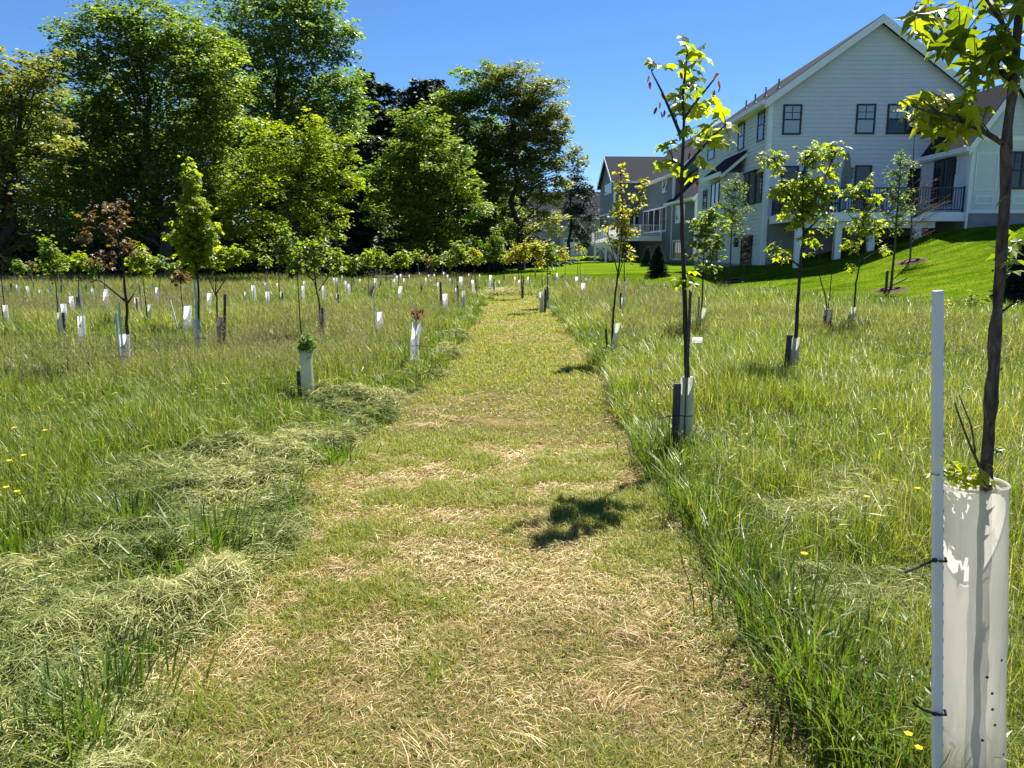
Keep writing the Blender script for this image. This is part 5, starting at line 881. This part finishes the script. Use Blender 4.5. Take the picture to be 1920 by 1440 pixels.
def leafy(label, bx, by, px_h, mat, n, seed, L=.09, wd=.3):
    b = gpt(bx, by); r = np.random.default_rng(seed); H = px_h * b[1] / FOC; t = thing('leafy_plant', label, 'plant', tuple(b), group='leafy plants at the lawn edge'); s = MB(); lf = MB()
    for q in range(12):
        e = np.array([r.normal(0, wd * .6), r.normal(0, wd * .6), H * r.uniform(.6, 1)]); Q = arc((0, 0, 0), e, .05, r); s.tube(Q, np.linspace(.008, .003, 6), 4); m = n // 12; pp = along(Q, r.uniform(.3, 1, m)); A, N = leafdirs(r, m, .2, .6); leaves(lf, 'oval', pp, A, N, L * r.uniform(.6, 1.2, m), L * .4, r.random(m))
    s.build('stem', M['barkd'], t); lf.build('crown', M[mat], t)
leafy('bright leafy plant at the lawn edge between the white stake and the maple trunk', 1825, 600, 60, 'sap', 260, 1, .11); leafy('low pale leafed plant at the lawn edge just right of the white stake', 1775, 610, 50, 'yell', 200, 2, .1); leafy('green leafy weed at the lawn edge left of the crooked sapling', 1440, 560, 34, 'sap', 160, 3, .1, .4)
# tan rim of cut stuff and stones under the landing
for q, (x, y) in enumerate([(1078, 491), (1103, 488), (1112, 489)]):
    b = gpt(x, y); r = np.random.default_rng(q + 3); s = MB(); n = 10; V = []
    for i in range(5): V += [(.5 * math.sin(.2 + i * .7) * math.cos(a) * (1 + .15 * r.normal()), .3 * math.sin(.2 + i * .7) * math.sin(a), .16 * (1 + math.cos(.2 + i * .7)) * (1 + .1 * r.normal())) for a in np.arange(n) * 2 * math.pi / n]
    s.add(V, [(i * n + j, i * n + (j + 1) % n, (i + 1) * n + (j + 1) % n, (i + 1) * n + j) for i in range(4) for j in range(n)]); o = s.build('stone', M['concrete'], None, False, tuple(b)); tag(o, ['pale stone on the lawn left of the white landing', 'pale stone under the left edge of the white landing', 'pale stone under the white landing'][q], 'stone', 'stones by the white landing')

# ------------------------------------------------------------------ grass
def sample(n, r0, r1, power, r, half=R(46), back=2.0):
    "points about the camera, thinning as distance ** -power"
    u = r.random(n); e = 2 - power
    rad = (r0 ** e + u * (r1 ** e - r0 ** e)) ** (1 / e) if abs(e) > 1e-3 else r0 * (r1 / r0) ** u
    a = r.uniform(-half, half, n); X = (rad + back) * np.sin(a); Y = (rad + back) * np.cos(a) - back; return X, Y, np.hypot(X, Y)
def blades(mb, X, Y, Z, h, w_, az, bend, tint, seg=3, mat=0, twist=.0):
    "curved tapering blades: lean direction az, bend = sideways reach over height"
    n = len(X); t = np.linspace(0, 1, seg + 1); d = np.stack([np.cos(az), np.sin(az)], -1)
    fa = az + math.pi / 2 + twist; s = np.stack([np.cos(fa), np.sin(fa)], -1)
    reach = (h * bend)[:, None] * t[None] ** 1.8; zz = h[:, None] * (t[None] - .35 * np.clip(bend, 0, 2)[:, None] * t[None] ** 3 * .6)
    hw = (w_ / 2)[:, None] * (np.array([.75, 1, .85, .55, .3])[:seg] if seg > 2 else np.array([1., .7])[:seg])[None]
    V = np.zeros((n, 2 * seg + 1, 3))
    for k in range(seg + 1):
        cx = X + reach[:, k] * d[:, 0]; cy = Y + reach[:, k] * d[:, 1]; cz = Z + zz[:, k]
        if k < seg:
            V[:, 2 * k] = np.stack([cx - hw[:, k] * s[:, 0], cy - hw[:, k] * s[:, 1], cz], -1); V[:, 2 * k + 1] = np.stack([cx + hw[:, k] * s[:, 0], cy + hw[:, k] * s[:, 1], cz], -1)
        else: V[:, 2 * seg] = np.stack([cx, cy, cz], -1)
    o = (np.arange(n) * (2 * seg + 1))[:, None]; Q = np.concatenate([o + np.array([[2 * k, 2 * k + 1, 2 * k + 3, 2 * k + 2]]) for k in range(seg - 1)]); Tq = o + np.array([[2 * seg - 2, 2 * seg - 1, 2 * seg]])
    base = mb.n; mb.add(V.reshape(-1, 3), Q, tint=np.tile(tint, seg - 1), mat=mat); mb.T.append(Tq + base); mb.ta.append(np.asarray(tint, float)); mb.tm.append(np.full(n, mat))
rg = np.random.default_rng(42)
def meadow_ok(X, Y):
    a, b = pathedge(Y); return ~on_path(X, Y, -.02) & ~lawn_mask(X, Y) & (Y < 43) & (Y > -1) & (np.hypot(X, Y) > .7)
def hayness(X, Y):
    "flattened, cut-hay swaths beside the path"
    a, b = pathedge(Y); wl_ = np.interp(Y, [1, 3, 5, 8, 10, 16, 26], [2.6, 1.75, 1.25, .85, .5, .35, .2]); d = a - X
    l = sstep(-.14, .06, d + (vn(X, Y, .3, 26) - .5) * .3) * sstep(wl_ * 1.35, wl_ * .55, d + (vn(X, Y, .7, 24) - .5) * 1.1) * (.55 + .45 * sstep(.3, .5, vn(X, Y, .5, 21)))
    l = l * np.where(Y > 9, sstep(.42, .56, vn(X * .3, Y, 1.1, 22)), 1)
    e = X - b; wr = np.interp(Y, [1, 3, 5, 8, 10], [.9, 1.2, 1.7, 1.5, .8]); r_ = sstep(.15, .4, e) * sstep(wr * 1.1, wr * .8, e) * sstep(9.5, 8, Y) * sstep(.44, .58, vn(X, Y, .55, 23)) * .8
    bgk = .3 * sstep(.4, .6, vn(X, Y, 1.1, 27)) * sstep(9, 5, Y) * ((X < a) | (X > b))
    return np.clip(np.maximum(np.maximum(l, r_), bgk), 0, 1)
def mound(X, Y): return .02 + .22 * np.clip(vn(X, Y, .34, 71) - .3, 0, 1) * (.3 + vn(X, Y, 1.2, 72)) + .10 * vn(X, Y, .12, 76)
def patch(X, Y): return .5 * vn(X, Y, 1.9, 31) + .3 * vn(X, Y, .55, 32) + .2 * vn(X, Y, 5, 33)
# uncut meadow
mb = MB()
for n, r0, r1, pw, seg, wm in [(330000, .6, 9, .8, 4, 1), (430000, 7, 20, 1.1, 3, 1.0), (420000, 17, 50, 1.25, 2, 1.0)]:
    X, Y, rad = sample(n, r0, r1, pw, rg); hay = hayness(X, Y)
    k = meadow_ok(X, Y) & (rg.random(n) > hay * np.where(X < 0, .82, .8) * (1 - .75 * sstep(.52, .7, vn(X, Y, .35, 25)))); X, Y, rad, hay = X[k], Y[k], rad[k], hay[k]; n = len(X); pt = patch(X, Y)
    a, b = pathedge(Y); ed = np.minimum(np.abs(X - a), np.abs(X - b))
    h = (.10 + .52 * pt) * rg.uniform(.45, 1.25, n) * (1 - .55 * hay) * (np.where((X < 0) & (Y < 9.5), .35, .62) + np.where((X < 0) & (Y < 9.5), .65, .38) * sstep(0, 1.2, ed)); h = h * (np.where(X < 0, .7, .84) + .2 * sstep(4, 9, rad) + .18 * sstep(12, 20, rad))
    wd = .0032 * (np.maximum(rad, 2.5) / 3.2) ** .68 * rg.uniform(.6, 1.4, n)
    az = rg.uniform(0, 2 * math.pi, n); bend = np.abs(rg.normal(.4, .38, n))
    dry = rg.random(n) < .17 + .2 * sstep(.45, .7, vn(X, Y, 2.6, 34)); tint = np.clip(.16 + .62 * pt + rg.normal(0, .13, n) + .02 * (X > 1), 0, .68); tint = np.where(dry, rg.uniform(.6, .98, n), tint)
    blades(mb, X, Y, terr(X, Y) - .01, h, wd, az, bend, tint, seg)
X, Y, rad = sample(26000, 1.6, 14, .9, rg); k = meadow_ok(X, Y) & (vn(X, Y, 1.2, 37) > .55) & (hayness(X, Y) < .5); X, Y = X[k], Y[k]; n = len(X); P = np.stack([X, Y, terr(X, Y) + rg.uniform(.04, .3, n)], -1); A, N = leafdirs(rg, n, .3, .6); sz = rg.uniform(.02, .06, n); leaves(mb, 'oval', P, A, N, sz, sz * .5, np.clip(rg.normal(.3, .12, n), 0, .6))
X, Y, rad = sample(26000, 1.5, 12, .9, rg); k = meadow_ok(X, Y) & (rg.random(len(X)) < .25 + .75 * sstep(.4, .65, vn(X, Y, .8, 38))); X, Y, rad = X[k], Y[k], rad[k]; n = len(X); d_ = rg.uniform(0, 6.28, n); e_ = rg.normal(.1, .3, n); L_ = rg.uniform(.06, .22, n); D_ = np.stack([np.cos(d_) * np.cos(e_), np.sin(d_) * np.cos(e_), np.sin(e_)], -1); leaves(mb, 'card', np.stack([X, Y, terr(X, Y) + rg.uniform(.03, .3, n)], -1), D_, rg.normal(0, .6, (n, 3)) + np.array([0, 0, 1.]), L_, .0026 * (1 + .16 * rad) * rg.uniform(.6, 1.4, n), rg.uniform(.55, .95, n))
tag(mb.build('meadow_grass', M['blade']), 'tall uncut meadow grass on both sides of the mown path', 'grass', kind='stuff')
# stems with brownish seed heads
mb = MB()
for n, r0, r1, pw, sc in [(14000, 2.0, 10, .7, 1), (30000, 9, 22, 1.0, 1.3), (28000, 20, 50, 1.2, 2.0)]:
    X, Y, rad = sample(n, r0, r1, pw, rg); pr = sstep(.36, .62, vn(X, Y, 3.2, 41)) * (1 - hayness(X, Y)) * (.35 + .65 * sstep(3.5, 8, rad)); pr = np.where(X > 1.0, pr * (.4 + .5 * sstep(8, 16, rad)), pr)
    a, b = pathedge(Y); ed = np.minimum(np.abs(X - a), np.abs(X - b)); pr = pr * sstep(.1, .9, ed)
    k = meadow_ok(X, Y) & (rg.random(n) < pr); X, Y, rad = X[k], Y[k], rad[k]; n = len(X); h = rg.uniform(.36, .66, n); az = rg.uniform(0, 6.283, n); bend = np.abs(rg.normal(.18, .1, n)); Z = terr(X, Y)
    blades(mb, X, Y, Z, h, .0022 * sc * (rad / 4) ** .3, az, bend, rg.uniform(.3, .9, n), 2)
    m = 7; f = rg.uniform(.72, 1.0, (n, m)); rx = (h * bend)[:, None] * f ** 1.8; spd = (.010 + .035 * (1 - f)) * (1 + .3 * sc)
    P = np.stack([X[:, None] + rx * np.cos(az)[:, None] + rg.normal(0, 1, (n, m)) * spd, Y[:, None] + rx * np.sin(az)[:, None] + rg.normal(0, 1, (n, m)) * spd, Z[:, None] + h[:, None] * (f - .21 * bend[:, None] * f ** 3)], -1).reshape(-1, 3); q = n * m
    A = np.stack([rg.normal(0, .5, q), rg.normal(0, .5, q), np.ones(q)], -1); leaves(mb, 'card', P, A, rg.normal(0, 1, (q, 3)), .022 * sc * rg.uniform(.6, 1.3, q), .005 * sc * rg.uniform(.7, 1.3, q), rg.random(q))
tag(mb.build('seed_head_grass', M['seed']), 'thin grass stems with hazy brownish seed heads across the meadow', 'grass', kind='stuff')
# coarse bright tussocks along the path edges
mb = MB(); TUS = [(762, 690, .5), (790, 705, .4), (846, 650, .35), (872, 612, .35), (888, 590, .3), (735, 735, .3), (628, 862, .22), (395, 1050, .42), (340, 1085, .3), (1175, 760, .45), (1150, 700, .4), (1125, 655, .35), (1082, 610, .32), (1098, 630, .3), (1262, 900, .42), (1232, 860, .4), (1300, 960, .42), (1340, 1000, .4), (1380, 1080, .4), (1450, 1180, .42), (1500, 1260, .4), (1560, 1330, .36), (1620, 1400, .34), (1700, 1430, .3), (200, 1360, .28), (60, 1440, .22), (1290, 860, .3), (1360, 870, .35), (1430, 720, .4), (900, 575, .25), (915, 563, .25), (1045, 585, .25), (30, 1040, .35), (250, 990, .3)]
for (px, py, hh) in TUS:
    hh *= .82; c = gpt(px, py); n = int(170 if c[1] < 6 else 120); X = c[0] + rg.normal(0, .11, n); Y = c[1] + rg.normal(0, .13, n); ou = np.arctan2(Y - c[1], X - c[0]) + rg.normal(0, .5, n)
    blades(mb, X, Y, terr(X, Y), hh * rg.uniform(.5, 1.15, n), rg.uniform(.005, .0095, n) * (1 + .05 * c[1]), ou, np.abs(rg.normal(.5, .3, n)), np.clip(rg.normal(.38, .12, n), 0, .7), 4)
yy = np.linspace(1.4, 25, 9000); n = len(yy); sd = rg.random(n) < .5; a, b = pathedge(yy); X = np.where(sd, a - np.abs(rg.normal(.05, .12, n)), b + np.abs(rg.normal(.06, .14, n))); k = rg.random(n) < np.where(sd, .12 + .5 * sstep(8, 11, yy), .3) * .4 + .8 * sstep(.5, .7, vn(X * 0 + sd * 7, yy, .35, 51)); X, Y = X[k], yy[k]; sd = sd[k]; n = len(X)
blades(mb, X, Y, terr(X, Y), rg.uniform(.08, .32, n) * np.where(sd, .75, 1.0), rg.uniform(.004, .008, n) * (1 + .05 * Y), rg.uniform(0, 6.28, n), np.abs(rg.normal(.5, .3, n)), np.clip(rg.normal(.38, .13, n), 0, .75), 4)
n = 26000; yy = rg.uniform(15, 41, n); uu = rg.normal(-.35, .5, n); X = 12.5 - (yy - 16) * .45 + uu * 1.1; k = (rg.random(n) < .25 + .75 * sstep(.45, .62, vn(X, yy, 1.0, 52))) & (lawn_u(X, yy) < .5) & (yy < 38); X, Y = X[k], yy[k]; n = len(X)
blades(mb, X, Y, terr(X, Y), rg.uniform(.2, .55, n), rg.uniform(.006, .012, n) * (1 + .05 * Y), rg.uniform(0, 6.28, n), np.abs(rg.normal(.45, .3, n)), np.clip(rg.normal(.42, .14, n), 0, .75), 3)
tag(mb.build('edge_grass', M['blade']), 'coarse bright green grass clumps along the edges of the path', 'grass', kind='stuff')
# mown path: stubble, then dead straw lying on it
mb = MB()
for n, r0, r1, pw, seg in [(230000, 1.2, 6, .6, 2), (150000, 5, 30, 1.3, 2)]:
    X, Y, rad = sample(n, r0, r1, pw, rg, R(40)); X = np.where(rg.random(n) < .75, rg.uniform(-1.5, 1.35, n), X); Y = np.where(np.abs(X) < 1.6, np.sqrt(np.clip(rad ** 2 - X ** 2, 1, None)), Y)
    k = on_path(X, Y, .05); X, Y, rad = X[k], Y[k], rad[k]; n = len(X); g = .4 * vn(X, Y, .9, 61) + .35 * vn(X, Y, .28, 62) + .25 * vn(X, Y, .1, 64); mid = sstep(.3, .66, g + .05 * sstep(3.5, 6, Y))
    kk = rg.random(n) < .66 + .34 * mid; X, Y, rad, mid = X[kk], Y[kk], rad[kk], mid[kk]; n = len(X)
    dry = rg.random(n) < (.5 - .34 * mid) * (1 - .25 * sstep(4, 8, Y)); tint = np.where(dry, rg.uniform(.7, 1, n), np.clip(rg.normal(.5, .13, n) + .06 * sstep(3, 8, Y), .1, .74))
    blades(mb, X, Y, terr(X, Y) + .002, rg.uniform(.014, .05, n) * (.45 + .9 * mid + .5 * (vn(X, Y, .14, 66) - .3)) * (1 + .02 * rad), .0024 * (np.maximum(rad, 2) / 2.4) ** .85 * rg.uniform(.6, 1.4, n), rg.uniform(0, 6.28, n), np.abs(rg.normal(.8, .5, n)), tint, seg)
n = 3600; X = rg.uniform(-1.3, 1.05, n); Y = 1.4 + 10 * rg.random(n) ** 1.6; k = on_path(X, Y, .1) & (vn(X, Y, .5, 67) > .5); X, Y = X[k], Y[k]; n = len(X); P = np.stack([X, Y, terr(X, Y) + rg.uniform(.005, .035, n)], -1); A, N = leafdirs(rg, n, .1, .5); sz = rg.uniform(.012, .034, n); leaves(mb, 'oval', P, A, N, sz, sz * .55, np.clip(rg.normal(.3, .12, n), 0, .6))
tag(mb.build('path_grass', M['stubble']), 'short mown green and straw coloured grass on the path', 'grass', kind='stuff')
def litter(mb, X, Y, Z, L, wd, az, el, tint):
    n = len(X); d = np.stack([np.cos(az) * np.cos(el), np.sin(az) * np.cos(el), np.sin(el)], -1); P = np.stack([X, Y, Z], -1) - d * (L / 2)[:, None]; N = np.stack([rg.normal(0, .7, n), rg.normal(0, .7, n), np.ones(n)], -1); leaves(mb, 'card', P, d, N, L, wd, tint)
mb = MB()
for n, r0, r1, pw in [(190000, 1.2, 6, .6), (80000, 5, 29, 1.3)]:
    X, Y, rad = sample(n, r0, r1, pw, rg, R(40)); X = np.where(rg.random(n) < .75, rg.uniform(-1.5, 1.35, n), X); Y = np.where(np.abs(X) < 1.6, np.sqrt(np.clip(rad ** 2 - X ** 2, 1, None)), Y)
    g = .4 * vn(X, Y, .9, 61) + .35 * vn(X, Y, .28, 62) + .25 * vn(X, Y, .1, 64); k = on_path(X, Y, .08) & (rg.random(n) < (.12 + .5 * sstep(.62, .34, g)) * (1 - .45 * sstep(3.5, 6, Y))); X, Y, rad = X[k], Y[k], rad[k]; n = len(X)
    sc = (np.maximum(rad, 2) / 2.6) ** .75; litter(mb, X, Y, terr(X, Y) + rg.uniform(.004, .03, n), rg.uniform(.015, .075, n) * sc ** .5, .0023 * sc * rg.uniform(.6, 1.4, n), rg.uniform(0, 6.28, n), rg.normal(.08, .22, n), np.clip(rg.normal(.5, .25, n) + .75 * (.6 * vn(X, Y, .42, 63) + .4 * vn(X, Y, .12, 65) - .5), 0, 1))
# flattened wisps: little combed tufts of long dead grass
for _ in range(45):
    cx, cy = rg.uniform(-1.2, 1.0), 1.5 + 6 * rg.random() ** 1.5; n = int(rg.uniform(25, 70)); a0 = rg.uniform(0, 6.28); t_ = rg.normal(0, .06, n); X = cx + t_ * -math.sin(a0) + rg.normal(0, .03, n); Y = cy + t_ * math.cos(a0) + rg.normal(0, .03, n)
    litter(mb, X, Y, terr(X, Y) + rg.uniform(.01, .045, n), rg.uniform(.08, .2, n), np.full(n, .0024) * (1 + .1 * cy), a0 + rg.normal(0, .5, n), rg.normal(.0, .25, n), np.clip(rg.normal(.55, .22, n), 0, 1))
tag(mb.build('straw_litter', M['straw']), 'dead straw clippings scattered over the mown path', 'straw', kind='stuff')
# swaths of cut hay beside the path
mb = MB()
for n, x0, x1, y0, y1 in [(330000, -4.2, -.8, 1.2, 9.5), (70000, -2, -.7, 9, 24), (120000, .9, 3.2, 1.5, 9.5)]:
    X = rg.uniform(x0, x1, n); Y = y0 + (y1 - y0) * rg.random(n) ** 1.35; rad = np.hypot(X, Y); hy = hayness(X, Y); k = (rg.random(n) < hy); X, Y, rad, hy = X[k], Y[k], rad[k], hy[k]; n = len(X)
    md = mound(X, Y) * hy; flow = 9 * vn(X, Y, .8, 73); gx = (mound(X + .04, Y) - mound(X - .04, Y)) / .08; gy = (mound(X, Y + .04) - mound(X, Y - .04)) / .08
    az = flow + rg.normal(0, 1.0, n); el = np.arctan(gx * np.cos(az) + gy * np.sin(az)) * .45 + rg.normal(0, .3, n); sc = (np.maximum(rad, 2) / 3) ** .7
    gr = sstep(.4, .62, vn(X, Y, .6, 75))
    litter(mb, X, Y, terr(X, Y) + .01 + md * (1 - .5 * np.abs(rg.normal(0, .5, n))), rg.uniform(.04, .17, n), .0036 * sc * rg.uniform(.5, 1.5, n), az, el, np.clip(.29 + .5 * (vn(X, Y, .45, 74) - .5) - .2 * gr + 1.1 * (md - .1) + .22 * sstep(.5, .7, vn(X, Y, .8, 77)) + rg.normal(0, .26, n), 0, 1))
c = gpt(945, 556); n = 2500; X = c[0] + rg.normal(0, .38, n); Y = c[1] + .5 + rg.normal(0, .3, n); Z = terr(X, Y) + np.abs(rg.normal(0, .12, n)); litter(mb, X, Y, Z, rg.uniform(.1, .4, n), np.full(n, .015), rg.uniform(0, 6.28, n), rg.normal(.1, .3, n), np.clip(rg.normal(.6, .3, n), 0, 1))
tag(mb.build('cut_hay', M['hay']), 'pale green swaths of cut hay lying beside the path', 'hay', kind='stuff')
# lawn blades near its edge
mb = MB(); n = 300000; X, Y, rad = sample(n, 15, 48, 1.0, rg); k = lawn_mask(X, Y) & (X > -5); X, Y, rad = X[k], Y[k], rad[k]; n = len(X)
blades(mb, X, Y, terr(X, Y) + .015, rg.uniform(.03, .07, n), .010 * rad / 20 * rg.uniform(.6, 1.4, n), rg.uniform(0, 6.28, n), np.abs(rg.normal(.7, .4, n)), np.clip(rg.normal(.3, .14, n) + .55 * vn(X * .5 + Y * .15, Y * 1.1 - X * .3, .9, 81), 0, 1), 2)
tag(mb.build('lawn_grass', M['turf']), 'short fine mown turf of the sloping lawn', 'grass', kind='stuff')
# yellow flowers standing in the grass
FL = [(1703, 1378, .22, 'upper of the two large yellow buttercups left of the milky tube'), (1722, 1404, .18, 'lower of the two large yellow buttercups left of the milky tube'), (1508, 1040, .3, 'yellow buttercup right of the path, nearest the bright edge grass'), (1720, 917, .3, 'yellow buttercup left of the white stake, level with the tube rim'), (1625, 933, .3, 'yellow buttercup alone in the right meadow'), (1640, 768, .35, 'small yellow buttercup far up the right meadow'), (18, 865, .4, 'leftmost yellow buttercup by the left edge of the photo'), (45, 855, .42, 'yellow buttercup just right of the leftmost one'), (85, 808, .42, 'highest yellow buttercup in the left meadow'), (12, 915, .35, 'lowest yellow buttercup by the left edge'), (32, 923, .35, 'yellow buttercup beside the lowest left one'), (28, 803, .42, 'yellow buttercup up by the left edge')]
for q, (px, py, hh, l) in enumerate(FL):
    p = gpt(px, py, hh); b = np.array([p[0], p[1], float(terr(p[0], p[1]))]); r = np.random.default_rng(q); t = thing('buttercup', l, 'flower', tuple(b), group='yellow buttercups in the grass'); s = MB(); s.tube([(r.normal(0, .02), r.normal(0, .02), 0), (0, 0, hh * .6), (0, 0, hh)], [.0018, .0015, .0013], 4); s.build('stem', M['blade'], t)
    s = MB(); a = np.arange(5) * 2 * math.pi / 5; A = np.stack([np.cos(a), np.sin(a), np.full(5, .55)], -1); N = np.stack([-np.cos(a) * .5, -np.sin(a) * .5, np.ones(5)], -1); z = .014 if q < 2 else .019; leaves(s, 'round', np.tile([0, 0, hh], (5, 1)), A, N, z, z * 1.0, r.random(5)); s.build('petals', M['petal'], t)
